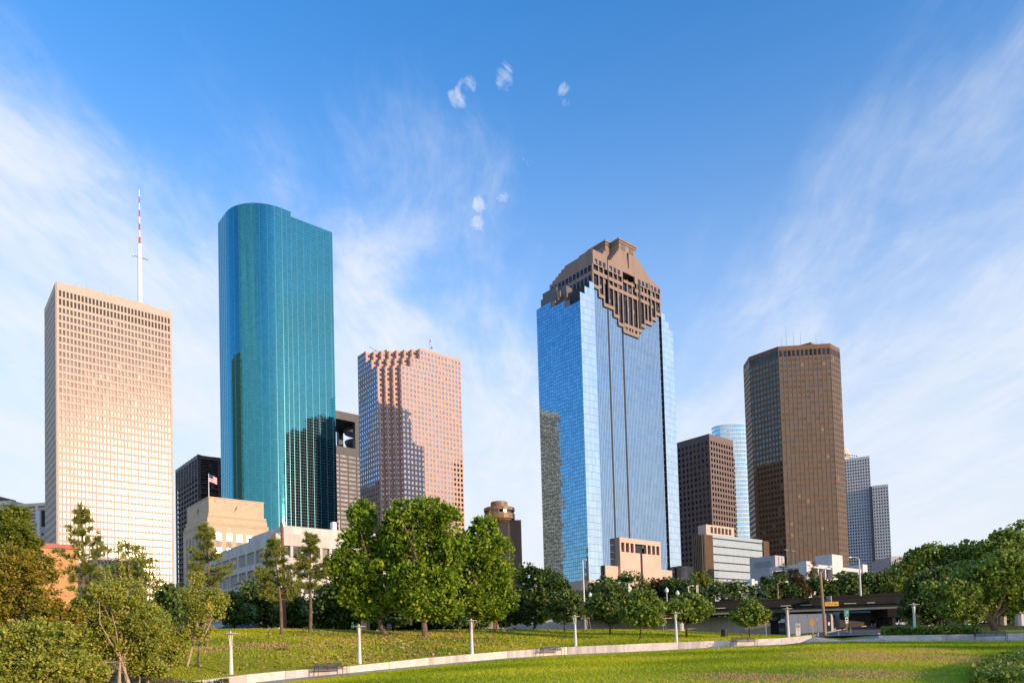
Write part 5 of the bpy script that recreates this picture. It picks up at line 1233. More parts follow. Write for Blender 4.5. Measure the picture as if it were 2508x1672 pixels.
palm('left fan palm beside the blank grey block', 1924, 1396, 185, 71); palm('right fan palm in front of the white parking garage', 1993, 1394, 185, 72)

# ground cover, fallen leaves, grass
def scatter(name, n, area, lm, size, hgt, seed, elong=1.4, flat=.3, label=None):
    rng = np.random.default_rng(seed); pts = []
    while len(pts) < n:
        x, y = area(rng)
        pts.append((x, y, ground_z(x, y) + hgt(x, y) * rng.uniform(.1, 1)))
    c = np.array(pts); v, q, tt = leaf_quads(c, size, rng, rng.beta(2, 2, len(c)), flat, elong); o = mesh_np(name, v, q, lm, tt); o['kind'] = 'stuff'; return o
def fan(s0, s1, y0, y1):
    def f(rng):
        s = rng.uniform(s0, s1); a, b_ = y0(s), y1(s); y = math.sqrt(rng.uniform(a * a, b_ * b_)); return s * y, y
    return f
def litter(rng):
    while True:
        s = rng.normal(PX(1000, 1580), .11); b_, c_ = col(s)[0], col(s)[3]; y = rng.uniform(b_ + .8, c_ + 4)
        if rng.random() < .25 + .75 * (y - b_) / (c_ - b_ + 4): return s * y, y
scatter('fallen_leaves', 6000, litter, LM['fallen'], .20, lambda x, y: .17, 301, 1.3, 1.0)
scatter('shrubbery', 7000, fan(PX(2160, 1550), PX(2400, 1550), lambda s: col(s)[0] + .6, lambda s: col(s)[0] + 5), LM['groundcover'], .20, lambda x, y: .75, 302, 2.2, 0)
def ivy(rng):
    while True:
        px, py = rng.uniform(2330, 2600), rng.uniform(1590, 1720); 
        if (px - 2330) / 270 + (py - 1590) / 130 > .62 + rng.normal() * .05 and py > 1572: return gpt(px, py) if False else (PX(px, py) * (y := 24 + 14 * rng.random() ** 1.2), y)
scatter('ground_ivy', 9000, fan(PX(2380, 1640), PX(2700, 1640), lambda s: 22, lambda s: 27 + 26 * max(0, min(1, (s - PX(2380, 1640)) / .12))), LM['groundcover'], .13, lambda x, y: .34, 303, 1.4, .3)
scatter('bed_undergrowth', 9000, fan(PX(-150, 1640), PX(560, 1650), lambda s: 38, lambda s: col(s)[0] - .5), LM['groundcover'], .14, lambda x, y: .25 + .35 * (math.sin(x * 1.7) * math.sin(y * 1.3) > .1), 304, 2.0, 0)
def blades(name, n, area, seed, h0, wd, tmean, dry):
    rng = np.random.default_rng(seed); P = np.array([area(rng) for _ in range(n)]); z = np.array([ground_z(x, y) for x, y in P]); Y = P[:, 1]
    an = rng.uniform(0, 2 * math.pi, n); sc2 = np.clip(Y / 40, .7, 2.2); h = h0 * sc2 * rng.uniform(.5, 1.2, n); w = wd * sc2
    s = np.stack([np.cos(an) * w, np.sin(an) * w, np.zeros(n)], 1); c = np.stack([P[:, 0], P[:, 1], z - .01], 1); tip = c + np.stack([rng.normal(size=n) * h * .5, rng.normal(size=n) * h * .5, h], 1)
    v = np.empty((n, 4, 3)); v[:, 0] = c - s; v[:, 1] = c + s; v[:, 2] = tip + s * .25; v[:, 3] = tip - s * .25
    lo = np.sin(P[:, 0] * .35 + 1.3 * np.sin(P[:, 1] * .21)) * .12 + np.sin(P[:, 1] * .5 + P[:, 0] * .13) * .10
    tint = np.clip(rng.normal(tmean, .11, n) + lo * 1.6, 0, .8)
    for (qx, qy, rx, ry) in dry:
        d_ = np.hypot((P[:, 0] - qx) / rx, (P[:, 1] - qy) / ry) + .22 * np.sin(P[:, 0] * 1.3 + 2 * np.sin(P[:, 1] * .6)) + .32 * rng.normal(size=n); tint = np.where(d_ < .7, np.clip(.95 + .08 * rng.normal(size=n), .7, 1), tint)
    o = mesh_np(name, v.reshape(-1, 3), n, LM['grass'], tint); o['kind'] = 'stuff'
blades('grass', 170000, fan(-.62, .80, lambda s: 22, lambda s: col(s)[0] - PATHW + .1), 401, .11, .026, .34, [(*pt[0], 4.6, 9), (*pt[1], 2.6, 3.2), (*pt[2], 2.2, 2.6), (*pt[3], 1.5, 5), (*pt[4], 2.0, 2.6), (*pt[5], 1.5, 4)])
blades('grass', 90000, fan(-.62, .42, lambda s: col(s)[0] + .55, lambda s: col(s)[3] + 3), 402, .10, .026, .42, [(*pu[0], 3.6, 3.2), (*pu[1], 2.0, 2.2), (*pu[2], 1.8, 1.4)])

# ================================================================== bridge and walls
def along(p0, p1):
    d = Vector((p1.x - p0.x, p1.y - p0.y, 0)); return d.length, math.atan2(d.y, d.x)
def bridge():
    p0 = at(1420, 1484.5, 117); p1 = at(2240, 1453.5, 108); L, a = along(p0, p1); k = (p1.z - p0.z) / L
    t = thing('road_bridge', 'stained concrete road bridge crossing behind the lawn, its colour darkened for shade', 'bridge', (p0.x, p0.y, p0.z), a)
    Lx = L * 1.45
    def sbox(b, x0, x1, y0, y1, z0, z1): b.hexa([(x0, y0, z0 + k * x0), (x1, y0, z0 + k * x1), (x1, y1, z0 + k * x1), (x0, y1, z0 + k * x0), (x0, y0, z1 + k * x0), (x1, y0, z1 + k * x1), (x1, y1, z1 + k * x1), (x0, y1, z1 + k * x0)])
    seg = 8.6; n = int(Lx / seg)
    for i in range(n):
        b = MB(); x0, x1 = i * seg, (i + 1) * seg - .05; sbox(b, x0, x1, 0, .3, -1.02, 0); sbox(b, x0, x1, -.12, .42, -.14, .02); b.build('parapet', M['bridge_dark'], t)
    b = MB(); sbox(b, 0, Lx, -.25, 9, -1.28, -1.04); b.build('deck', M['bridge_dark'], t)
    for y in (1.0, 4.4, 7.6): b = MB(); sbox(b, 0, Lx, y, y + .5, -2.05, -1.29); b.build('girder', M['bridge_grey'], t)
    for px0, px1, py in ((1768, 1792, 1484), (1874, 1886, 1481), (1926, 1951, 1479), (1974, 2001, 1477.5), (2076, 2104, 1474), (2129, 2147, 1473)):  # pale strips paint in the sunlit slits along the bridge edge
        f0 = (px0 - 1420) / 820 * L * 1.0; f1 = (px1 - 1420) / 820 * L; b = MB(); sbox(b, f0, f1, -.32, -.255, -1.14, -1.06); b.build('sunlit_strip', M['pale_concrete'], t)
    for px in (1915, 2192, 2362, 2480):
        f = (px - 1420) / 820 * L; wx = p0 + Vector((math.cos(a), math.sin(a), 0)) * f; gz = ground_z(wx.x, wx.y + 2) - p0.z
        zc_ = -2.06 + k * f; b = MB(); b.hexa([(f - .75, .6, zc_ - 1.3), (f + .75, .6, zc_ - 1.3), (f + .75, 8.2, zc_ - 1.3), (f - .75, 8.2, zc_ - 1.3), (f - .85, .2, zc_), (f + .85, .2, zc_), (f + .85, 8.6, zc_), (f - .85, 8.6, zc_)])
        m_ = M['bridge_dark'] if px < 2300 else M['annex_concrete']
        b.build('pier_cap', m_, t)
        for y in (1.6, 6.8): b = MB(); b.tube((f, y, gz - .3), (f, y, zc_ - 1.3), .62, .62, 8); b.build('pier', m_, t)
    q0 = at(1985, 1462, 122); q1 = at(2420, 1436, 116); L2, a2 = along(q0, q1); k2 = (q1.z - q0.z) / L2
    t2 = thing('ramp_bridge', 'second dark bridge ramp rising behind the near bridge at the right', 'bridge', q0, a2)
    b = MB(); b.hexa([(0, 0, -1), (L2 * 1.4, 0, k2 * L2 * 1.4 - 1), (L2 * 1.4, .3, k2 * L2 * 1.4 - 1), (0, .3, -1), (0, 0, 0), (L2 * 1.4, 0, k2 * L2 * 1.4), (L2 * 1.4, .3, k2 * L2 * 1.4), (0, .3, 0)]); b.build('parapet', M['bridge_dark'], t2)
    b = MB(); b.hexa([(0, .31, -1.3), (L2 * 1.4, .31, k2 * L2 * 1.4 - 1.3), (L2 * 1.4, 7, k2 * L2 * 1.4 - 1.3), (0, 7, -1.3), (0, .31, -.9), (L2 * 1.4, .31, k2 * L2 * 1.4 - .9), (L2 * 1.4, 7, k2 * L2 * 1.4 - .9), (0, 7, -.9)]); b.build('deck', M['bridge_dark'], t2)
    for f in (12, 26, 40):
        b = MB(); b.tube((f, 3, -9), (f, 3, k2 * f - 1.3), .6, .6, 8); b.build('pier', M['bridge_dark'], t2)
bridge()
def panel_wall(name, label, pts, m, th=.35, n=6):
    """pts: (px, py_top, Y); goes down to the ground"""
    base = at(*pts[0]); base.z = ground_z(base.x, base.y); t = thing(name, label, 'wall', base)
    for (a, b_) in zip(pts[:-1], pts[1:]):
        A, B = at(*a), at(*b_)
        for k in range(n):
            p, q = A.lerp(B, k / n), A.lerp(B, (k + 1) / n); d = q - p; d.z = 0; d.normalize(); nn = Vector((-d.y, d.x, 0)) * th; p = p + d * .015; q = q - d * .015
            zl = min(ground_z(p.x, p.y), ground_z(q.x, q.y)) - .6
            b = MB(); c = [Vector((p.x, p.y, zl)), Vector((q.x, q.y, zl)), Vector((q.x, q.y, zl)) + nn, Vector((p.x, p.y, zl)) + nn, p, q, q + nn, p + nn]; b.hexa([tuple(v - base) for v in c]); b.build('wall_panel', m, t)
panel_wall('retaining_wall', 'long grey retaining wall under the bridge, partly in tree shade', [(985, 1512, 128), (1420, 1518, 124), (1740, 1511, 119), (1906, 1505.5, 114)], M['wall_concrete'])
panel_wall('underpass_wall', 'pale grey panelled wall between bridge pier and road', [(1932, 1503.5, 111), (2024, 1502, 109)], M['lilac_concrete'], n=4)
panel_wall('underpass_end_wall', 'short pale wall turning the corner beside the road under the bridge', [(2034, 1502, 109.5), (2046, 1506, 118)], M['lilac_concrete'], n=2)
b = at(2029, 1503, 109.2); gz = ground_z(b.x, b.y); t = thing('switch_cabinet', 'dark tall cabinet between the pale wall panels by the road', 'cabinet', (b.x, b.y, gz), 0)
k = MB(); k.box(-.35, .35, 0, .5, -.3, b.z - gz - .02); k.build('housing', M['navy_cloth'], t); k = MB(); k.box(-.12, .14, -.03, 0, 1.0, 1.5); k.build('notice', M['sign_white'], t)
# ochre building corner post and teal roof seen beyond the road
c = at(2046, 1494, 121); gz = ground_z(c.x, c.y); t = thing('sunlit_pier', 'sunlit ochre bridge pier with flared cap beyond the pale wall', 'bridge pier', (c.x, c.y, gz))
k = MB(); k.box(-.45, .45, -.4, .5, -.3, c.z - gz - .3); k.build('column', M['wall_concrete'], t); k = MB(); k.hexa([(-.45, -.4, c.z - gz - .3), (.45, -.4, c.z - gz - .3), (.45, .5, c.z - gz - .3), (-.45, .5, c.z - gz - .3), (-1.9, -.5, c.z - gz + .3), (1.4, -.5, c.z - gz + .3), (1.4, .6, c.z - gz + .3), (-1.9, .6, c.z - gz + .3)]); k.build('flared_cap', M['wall_concrete'], t)
c = at(2085, 1503, 128); gz = ground_z(c.x, c.y); t = thing('teal_kiosk', 'low building with teal roof in shade behind the green road sign', 'building', (c.x, c.y, gz), R(8))
k = MB(); k.box(-3.4, 3.6, 0, 5, -.3, 2.5); k.build('wall', M['dark_interior'], t); k = MB(); k.hexa([(-3.9, -.6, 2.5), (4.1, -.6, 2.5), (4.1, 5.6, 2.5), (-3.9, 5.6, 2.5), (-3.4, 1.6, 3.9), (3.6, 1.6, 3.9), (3.6, 3.4, 3.9), (-3.4, 3.4, 3.9)]); k.build('roof', M['sign_green'], t)

# ================================================================== park lamps, benches
def park_lamp():
    t = thing('park_lamp', 'x', 'lamp', (0, 0, 0), 0, 'white park lamps along the wall')
    b = MB(); b.lathe([(.17, -.3), (.17, 0), (.155, .05), (.10, 1.95), (.115, 1.97), (.115, 2.05), (.085, 2.07)], 14); b.smooth = False; b.build('pole', M['lamp_white'], t)
    for k in range(4):
        a = math.pi / 4 + k * math.pi / 2; c, s_ = math.cos(a), math.sin(a); q = MB(); q.tube((.085 * c, .085 * s_, 2.03), (.16 * c, .16 * s_, 2.84), .022, .022, 6); q.build('cage_bar', M['lamp_white'], t)
    b = MB(); b.lathe([(.05, 2.07), (.075, 2.12), (.085, 2.55), (.06, 2.78)], 10); b.build('lantern_lens', M['lens'], t)
    b = MB(); b.lathe([(.05, 2.78), (.49, 2.84), (.50, 2.865), (.12, 2.915), (.06, 2.92), (.055, 3.0), (.02, 3.03)], 20); b.build('cap', M['lamp_white'], t)
    return t
lp = park_lamp()
for i, (px, py, Y, label) in enumerate(((45, 1700, 42.0, 'white park lamp half hidden among birch leaves at the far left'), (566, 1656, 47.7, 'white park lamp left of the nearest bench, beside the slender birch'), (881, 1623.5, 55.6, 'white park lamp just right of the nearest bench'),
        (1156, 1600, 61.8, 'white park lamp standing in front of the right sycamore'), (1410, 1581.5, 69.2, 'white park lamp right of the second bench, beside a small round oak'), (1657, 1571.5, 70.6, 'white park lamp between two airy oaks, trash can to its right'),
        (1931, 1560, 71.6, 'white park lamp next to the bridge pier and stone marker'), (2241, 1552, 69.2, 'white park lamp in the ground cover behind the short seat wall'))):
    o = lp if i == 0 else copy_tree(lp); p = at(px, py, Y); o.location = p; o.rotation_euler.z = .3 * i; o['label'] = label
def bench():
    t = thing('park_bench', 'x', 'bench', (0, 0, 0), 0, 'steel benches along the path'); W = 2.4
    b = MB(); f = MB()
    for k in range(7): y = -.50 + k * .075; b.box(-W / 2, W / 2, y, y + .045, .43, .455)
    b.build('seat', M['bench_metal'], t); b = MB()
    for k in range(26): x = -W / 2 + .04 + k * (W - .1) / 25; b.hexa([(x, .02, .50), (x + .05, .02, .50), (x + .05, .045, .50), (x, .045, .50), (x, .13, .88), (x + .05, .13, .88), (x + .05, .155, .88), (x, .155, .88)])
    b.box(-W / 2, W / 2, .12, .17, .88, .91); b.box(-W / 2, W / 2, .01, .06, .47, .50); b.build('backrest', M['bench_metal'], t)
    for x in (-W / 2, W / 2):
        q = MB(); q.path([(x, -.48, 0), (x, -.50, .62), (x, -.44, .68), (x, -.30, .70), (x, -.05, .66), (x, .04, .50)], .024, .024, 6); q.path([(x, .02, .46), (x, .10, 0)], .024, .024, 6); q.build('end_frame', M['bench_metal'], t)
    for x in (-W / 6, W / 6):
        q = MB(); q.path([(x, -.40, .45), (x, -.43, .60), (x, -.34, .68), (x, -.14, .66), (x, -.08, .56)], .02, .02, 6); q.build('armrest', M['bench_metal'], t)
    return t
bn = bench()
for i, (px, py, Y, label) in enumerate(((806, 1656, 52.0, 'nearest dark steel bench, lower left, left lamp behind it'), (1350, 1604.5, 66.2, 'steel bench catching bright sun in front of the middle of the long seat wall'), (1820, 1581.5, 69.2, 'dark steel bench in shade below the lollipop oak'), (2425, 1567, 64.6, 'dark steel bench at the right in front of the short seat wall'))):
    o = bn if i == 0 else copy_tree(bn); p = at(px, py, Y); s0 = p.x / p.y; b0, b1 = col(s0 - .03), col(s0 + .03)
    d = Vector(((s0 + .03) * b1[0] - (s0 - .03) * b0[0], b1[0] - b0[0], 0)); o.location = (p.x, p.y, ground_z(p.x, p.y)); o.rotation_euler.z = math.atan2(d.y, d.x); o['label'] = label
c = at(806, 1662, 50.6)

# ================================================================== street furniture
def post(name, label, cat, px, py, Y, group=None, rot=0): p = at(px, py, Y); gz = ground_z(p.x, p.y); z = gz if abs(gz - p.z) > .9 else p.z; return thing(name, label, cat, (p.x, p.y, z), rot, group)
def zof(t, py, px=None): return at(px or 1254, py, t.location.y).z - t.location.z + (0 if px else 0)
def zpx(t, px, py): return at(px, py, t.location.y).z - t.location.z
# clearance sign hung on the bridge
c = at(2037, 1478, 107.6); t = thing('clearance_sign', 'yellow height limit sign reading 13 ft 11 in on the bridge', 'sign', c)
b = MB(); b.box(-1.02, 1.02, -.04, .04, -.32, .32); b.build('sign_board', M['sign_yellow'], t)
b = MB(); b.box(-.99, .99, -.046, -.041, -.29, -.268); b.box(-.99, .99, -.046, -.041, .268, .29); b.box(-.99, -.968, -.046, -.041, -.268, .268); b.box(.968, .99, -.046, -.041, -.268, .268); b.build('border', M['black_paint'], t)
b = MB(); b.box(-.05, .05, .05, 1.6, .25, 1.2); b.build('bracket', M['galv'], t)
def text(s_, size, loc, m, parent, name='lettering', rotx=math.pi / 2, sx=1.0):
    cu = bpy.data.curves.new(name, 'FONT'); cu.body = s_; cu.size = size; cu.align_x = 'CENTER'; cu.align_y = 'CENTER'; cu.extrude = .004; cu.materials.append(m); cu.offset = .006
    tmp = bpy.data.objects.new('tmp', cu); COL.objects.link(tmp); me = bpy.data.meshes.new_from_object(tmp); bpy.data.objects.remove(tmp)
    o = bpy.data.objects.new(name, me); COL.objects.link(o); o.parent = parent; o.location = loc; o.rotation_euler = (rotx, 0, 0)
    return o
text('13', .56, (-.60, -.05, 0), M['black_paint'], t); text('FT', .30, (-.12, -.05, -.06), M['black_paint'], t); text('11', .56, (.30, -.05, 0), M['black_paint'], t); text('IN', .30, (.68, -.05, -.06), M['black_paint'], t)
# wood lamp pole right of the lawn
t = post('street_light', 'tall weathered wooden pole with drooping lamp arm in front of the bridge', 'street light', 2022, 1566, 78)
h = zpx(t, 2016, 1399); dx_ = -.25; b = MB(); b.path([(0, 0, -.2), (dx_ * .5, 0, h * .5), (dx_, 0, h)], .17, .12, 10); b.build('pole', M['wood_pole'], t)
b = MB(); b.path([(dx_, 0, h - .3), (dx_ + .35, 0, h + .25), (dx_ + 1.0, 0, h + .5)], .04, .035, 6); b.build('arm', M['galv'], t); b = MB(); b.lathe([(.02, .0), (.14, .04), (.16, .16), (.05, .28)], 10); o = b.build('lamp_head', M['white_paint'], t); o.location = (dx_ + 1.15, 0, h + .36); o.scale = (2.0, 1, 1)
def cobra(label, px, py, Y, top, arm, m=M['galv'], hh=.12, grp='street lights on the bridge'):
    t = thing('street_light', label, 'street light', at(px, py, Y), 0, grp); h = zpx(t, *top); L = arm
    b = MB(); b.tube((0, 0, -.3), (at(*top, t.location.y).x - t.location.x, 0, h), hh, hh * .6, 8); b.build('pole', m, t); x0 = at(*top, t.location.y).x - t.location.x
    b = MB(); b.path([(x0, 0, h), (x0 + L * .35, 0, h + abs(L) * .22), (x0 + L, 0, h + abs(L) * .25)], .05, .04, 6); b.build('arm', m, t)
    b = MB(); b.box(min(x0 + L, x0 + L * 1.35), max(x0 + L, x0 + L * 1.35), -.15, .15, h + abs(L) * .25 - .1, h + abs(L) * .25 + .08); b.build('lamp_head', M['white_paint'], t)
cobra('tall pale bridge lamp with short left arm near the right end of the bridge', 2108, 1456, 112, (2104, 1368), -1.2, M['lamp_white'], .16)
cobra('short bridge lamp with curved arm to the right above the bridge pier', 1906, 1467, 113, (1904.5, 1429), 1.2, M['wood_pole'])
cobra('lamp with arm to the left in front of the round green street tree', 1540, 1475, 120, (1540, 1430), -1.3, M['galv'])
cobra('small crook topped lamp left of the crape myrtle', 1686, 1470, 120, (1686.5, 1436), .6, M['lamp_white'])
cobra('very tall pale pole with small head at the corner of the blue glass tower', 1434, 1545, 118, (1427, 1372), .5, M['lamp_white'], .17)
def globe(label, px, py, Y, top):
    t = thing('globe_lamp', label, 'lamp', at(px, py, Y), 0, 'globe lamps beyond the bridge'); h = zpx(t, px, top); b = MB(); b.tube((0, 0, -.5), (0, 0, h), .09, .07, 8); b.build('pole', M['lamp_white'], t)
    b = MB(); b.lathe([(.12, h), (.30, h + .18), (.34, h + .45), (.22, h + .72), (.10, h + .8), (.05, h + .95)], 12); b.build('globe', M['white_paint'], t)
globe('white globe lamp left of the small round oaks by the tall pole', 1446.5, 1485, 122, 1463); globe('white globe lamp beside the left arm lamp before the green street tree', 1543.5, 1478, 121, 1447)
globe('white globe lamp before the brown tree', 1634, 1477, 121, 1451); globe('low white globe lamp over the dense oak', 1660, 1470, 121, 1458)
# banner pole
t = thing('banner_pole', 'thin pole with pale banner between crook lamp and crape myrtle', 'banner', at(1711, 1472, 121)); h = zpx(t, 1711, 1431); b = MB(); b.tube((0, 0, -1), (0, 0, h), .07, .06, 6); b.build('pole', M['galv'], t); b = MB(); b.box(-.2, .2, -.02, .02, h - 1.4, h - .05); o = b.build('banner', M['cream_wall'], t); o.location.x = -.12
# leaning warning signs, their yellow darkened to show them in shade
for px, pyb, pyt, lean, label in ((1877, 1559, 1520, -.02, 'yellow diamond road sign, coloured darker for shade, beside the small lollipop oak'), (1993, 1564, 1524, -.09, 'leaning yellow diamond road sign, coloured darker for shade, left of the wooden pole')):
    t = post('warning_sign', label, 'road sign', px, pyb, 80 if px < 1900 else 78, 'ochre diamond signs'); h = zpx(t, px, pyt); b = MB(); b.tube((0, 0, -.2), (lean * h, 0, h), .03, .03, 6); b.build('post', M['galv'], t)
    b = MB(); r = .52; b.hexa([(-.0, -.02, -r), (.0, .02, -r), (r * .62, .02, 0), (r * .62, -.02, 0), (-r * .62, -.02, 0), (-r * .62, .02, 0), (0, .02, r), (0, -.02, r)]) if False else None
    for s_ in (-.02, .0): pass
    b.v += [(0, -.02, -r), (r * .62, -.02, 0), (0, -.02, r), (-r * .62, -.02, 0), (0, .02, -r), (r * .62, .02, 0), (0, .02, r), (-r * .62, .02, 0)]; b.f += [(0, 1, 2, 3), (7, 6, 5, 4), (0, 4, 5, 1), (1, 5, 6, 2), (2, 6, 7, 3), (3, 7, 4, 0)]; b.uv += [((0, 0),) * 4] * 6
    o = b.build('sign_board', M['sign_yellow_shaded'], t); o.location = (lean * h, -.05, h)
# stone marker
t = post('stone_marker', 'upright pale stone marker with dark square plaque beside a park lamp', 'marker', 1954.5, 1560, 73); h = zpx(t, 1954, 1526); b = MB(); b.box(-.24, .24, -.09, .09, -.1, h); b.build('slab', M['pale_concrete'], t)
b = MB(); b.box(-.19, .20, -.1, -.092, h - .44, h - .06); b.build('plaque', M['lamp_metal'], t); b = MB(); b.path([(-.1, -.105, h - .34), (-.06, -.105, h - .18), (.06, -.105, h - .16), (.12, -.105, h - .3)], .012, .012, 5); b.build('emblem', M['sign_white'], t)
for k in range(3): b = MB(); b.box(-.10 + .03 * k, .10, -.094, -.088, h - .62 - k * .09, h - .58 - k * .09); b.build('inscription', M['lamp_metal'], t)
# green road sign
t = post('route_sign', 'green road sign above two white signs on a post beyond the road', 'road sign', 2075, 1545, 106); h = zpx(t, 2072, 1493); b = MB(); b.tube((0, .05, -.3), (0, .05, h), .05, .05, 6); b.build('post', M['galv'], t)
b = MB(); b.box(-.36, .36, -.03, .02, h - 1.0, h); b.build('sign_board', M['sign_green'], t); b = MB(); b.path([(-.2, -.04, h - .75), (.02, -.04, h - .35), (.2, -.04, h - .2)], .035, .035, 5); b.path([(-.05, -.04, h - .3), (.2, -.04, h - .2), (.16, -.04, h - .5)], .03, .03, 5); b.build('arrow', M['sign_white'], t)
b = MB(); b.box(-.22, .22, -.03, .02, h - 1.65, h - 1.08); b.build('shield', M['sign_white'], t); b = MB(); b.tube((0, -.045, h - 1.36), (0, -.03, h - 1.36), .15, .15, 12); b.build('shield_mark', M['black_paint'], t); b = MB(); b.box(-.2, .2, -.03, .02, h - 1.95, h - 1.72); b.build('small_plate', M['sign_white'], t)
# delineator posts, cone
for px, pyb, pyt, Y, label in ((2004, 1564, 1550, 80, 'white delineator post left of the wooden pole foot'), (2029, 1564, 1545, 82, 'white delineator post just right of the wooden pole foot'), (2054.5, 1561, 1545, 88, 'thin white delineator post at the road bend'), (2084, 1554, 1536, 96, 'white delineator post right of the orange cone')):
    t = post('delineator', label, 'post', px, pyb, Y, 'white posts by the road'); h = max(.7, zpx(t, px, pyt)); b = MB(); b.tube((0, 0, -.1), (0, 0, h), .05, .05, 8); b.build('tube', M['sign_white'], t); b = MB(); b.tube((0, 0, h * .7), (0, 0, h * .8), .056, .056, 8); b.build('reflector', M['sign_yellow_shaded'], t)
t = post('traffic_cone', 'orange traffic cone on the road under the bridge', 'cone', 2074, 1553, 97); b = MB(); b.box(-.24, .24, -.24, .24, 0, .04); b.build('foot', M['rust'], t); b = MB(); b.lathe([(.18, .04), (.05, .72), (.04, .75)], 12); b.build('body', M['barrel_orange'], t); b = MB(); b.lathe([(.125, .34), (.095, .5)], 12); b.build('band', M['sign_white'], t)
# trash can
t = post('trash_can', 'dark slatted trash can on the lawn between lamp and lollipop oak', 'trash can', 1775, 1560, 82); b = MB(); b.lathe([(.30, .02), (.36, .1), (.38, .8)], 16)
for k in range(16): a = k * math.pi / 8; b.box(.375 * math.cos(a) - .02, .375 * math.cos(a) + .02, .375 * math.sin(a) - .02, .375 * math.sin(a) + .02, .05, .82)
b.build('bin', M['bench_metal'], t); b = MB(); b.lathe([(.41, .82), (.41, .88), (.25, .96), (.18, .96)], 16); b.build('lid', M['bench_metal'], t); b = MB(); b.lathe([(.5, -.1), (.5, .02)], 16); b.build('pad', M['path_concrete'], t)
# parking sign, magenta box
t = post('small_blue_sign', 'small pale blue sign on a thin post among the airy oaks', 'sign', 1625, 1555, 88); h = zpx(t, 1625, 1520); b = MB(); b.tube((0, 0, -.2), (0, 0, h), .035, .035, 6); b.build('post', M['galv'], t); b = MB(); b.box(-.2, .2, -.05, -.03, h - .55, h + .03); b.build('sign_board', M['lilac_concrete'], t)
t = post('magenta_box', 'magenta newspaper box at the lawn edge below dark oaks', 'newspaper box', 1260.5, 1547, 97); b = MB(); b.box(-.22, .22, -.2, .2, .0, .62); b.box(-.25, .25, -.22, .22, .62, .86); b.build('housing', M['magenta'], t); b = MB(); b.box(-.18, .18, -.235, -.222, .66, .82); b.build('window', M['sign_white'], t); b = MB(); b.box(-.16, .16, -.21, -.2, .1, .5); b.build('door', M['rust'], t)
# rusty poles
t = post('rusty_pole', 'tall rust brown steel pole with hooked top beside the left annex pine', 'pole', 698, 1540, 92); h = zpx(t, 694, 1279); b = MB(); b.tube((0, 0, -.3), (-.2, 0, h), .24, .18, 10); b.build('shaft', M['rust'], t)
b = MB(); zk = h - 1.6 - zpx(t, 694, 1279) * .0; b.path([(-.22, 0, h - 2.6), (-.35, 0, h - 1.6), (-.85, 0, h - 1.2), (-1.35, 0, h - 1.6), (-1.45, 0, h - 2.6)], .06, .05, 6); b.build('hook', M['rust'], t)
for px, py0, label in ((1211, 1544, 'left of two thin red brown posts behind the third lamp'), (1216.5, 1543, 'right of two thin red brown posts behind the third lamp')):
    t = post('red_post', label, 'post', px, py0, 88 if px < 1214 else 89.5, 'red brown posts'); h = zpx(t, px, 1490); b = MB(); b.tube((0, 0, -.2), (0, 0, h), .13, .12, 8); b.build('shaft', M['rust'], t); b = MB(); b.box(-.16, .16, -.16, .16, 0, .08); b.build('base_plate', M['rust'], t)
# leaning prop, pole by wall
t = post('leaning_prop', 'thin leaning pole and wedge block before the shaded wall', 'pole', 1450, 1553, 108); b = MB(); b.tube((0, 0, -.2), (-.45, 0, 2.6), .05, .05, 6); b.build('prop', M['wood_pole'], t); b = MB(); b.box(-1.0, -.6, .3, .7, 0, 2.2); b.build('block', M['wall_concrete'], t)
t = post('stubby_pier', 'stubby ochre pier with rounded cap left of the forked oak', 'pier', 1668, 1544, 104); b = MB(); b.lathe([(.42, -.2), (.42, 1.5), (.30, 1.6), (.36, 1.75), (.30, 2.0), (.12, 2.3)], 12); b.build('column', M['wall_concrete'], t); b = MB(); b.lathe([(.12, 2.3), (.14, 2.45), (.05, 2.9)], 10); b.build('finial', M['wall_concrete'], t)
# barrels
for px, label in ((932, 'orange striped traffic barrel left of the left sycamore trunk'), (953, 'orange striped traffic barrel right of the left sycamore trunk')):
    t = post('traffic_barrel', label, 'traffic barrel', px, 1546, 90.5, 'orange barrels'); b = MB(); b.lathe([(.32, 0), (.31, .3), (.29, .32), (.28, .62), (.26, .64), (.25, .98), (.22, 1.02)], 14); b.build('drum', M['barrel_orange'], t)
    for z, r in ((.16, .33), (.46, .30), (.76, .272)): q = MB(); q.lathe([(r, z), (r, z + .11)], 14); q.build('stripe', M['lilac_concrete'], t)
    q = MB(); q.lathe([(.42, -.05), (.42, .04)], 14); q.build('tyre_ring', M['tyre'], t)
t = post('portable_toilet', 'dark green portable toilet left of the left sycamore trunk', 'portable toilet', 894, 1551, 104); b = MB(); b.box(-.6, .6, -.6, .6, 0, 2.1); b.build('cabin', M['navy_cloth'], t); b = MB(); b.box(-.42, .42, -.64, -.6, .1, 1.95); b.build('door', M['charcoal'], t); b = MB(); b.hexa([(-.64, -.64, 2.1), (.64, -.64, 2.1), (.64, .64, 2.1), (-.64, .64, 2.1), (-.45, -.45, 2.3), (.45, -.45, 2.3), (.45, .45, 2.3), (-.45, .45, 2.3)]); b.build('roof', M['charcoal'], t)
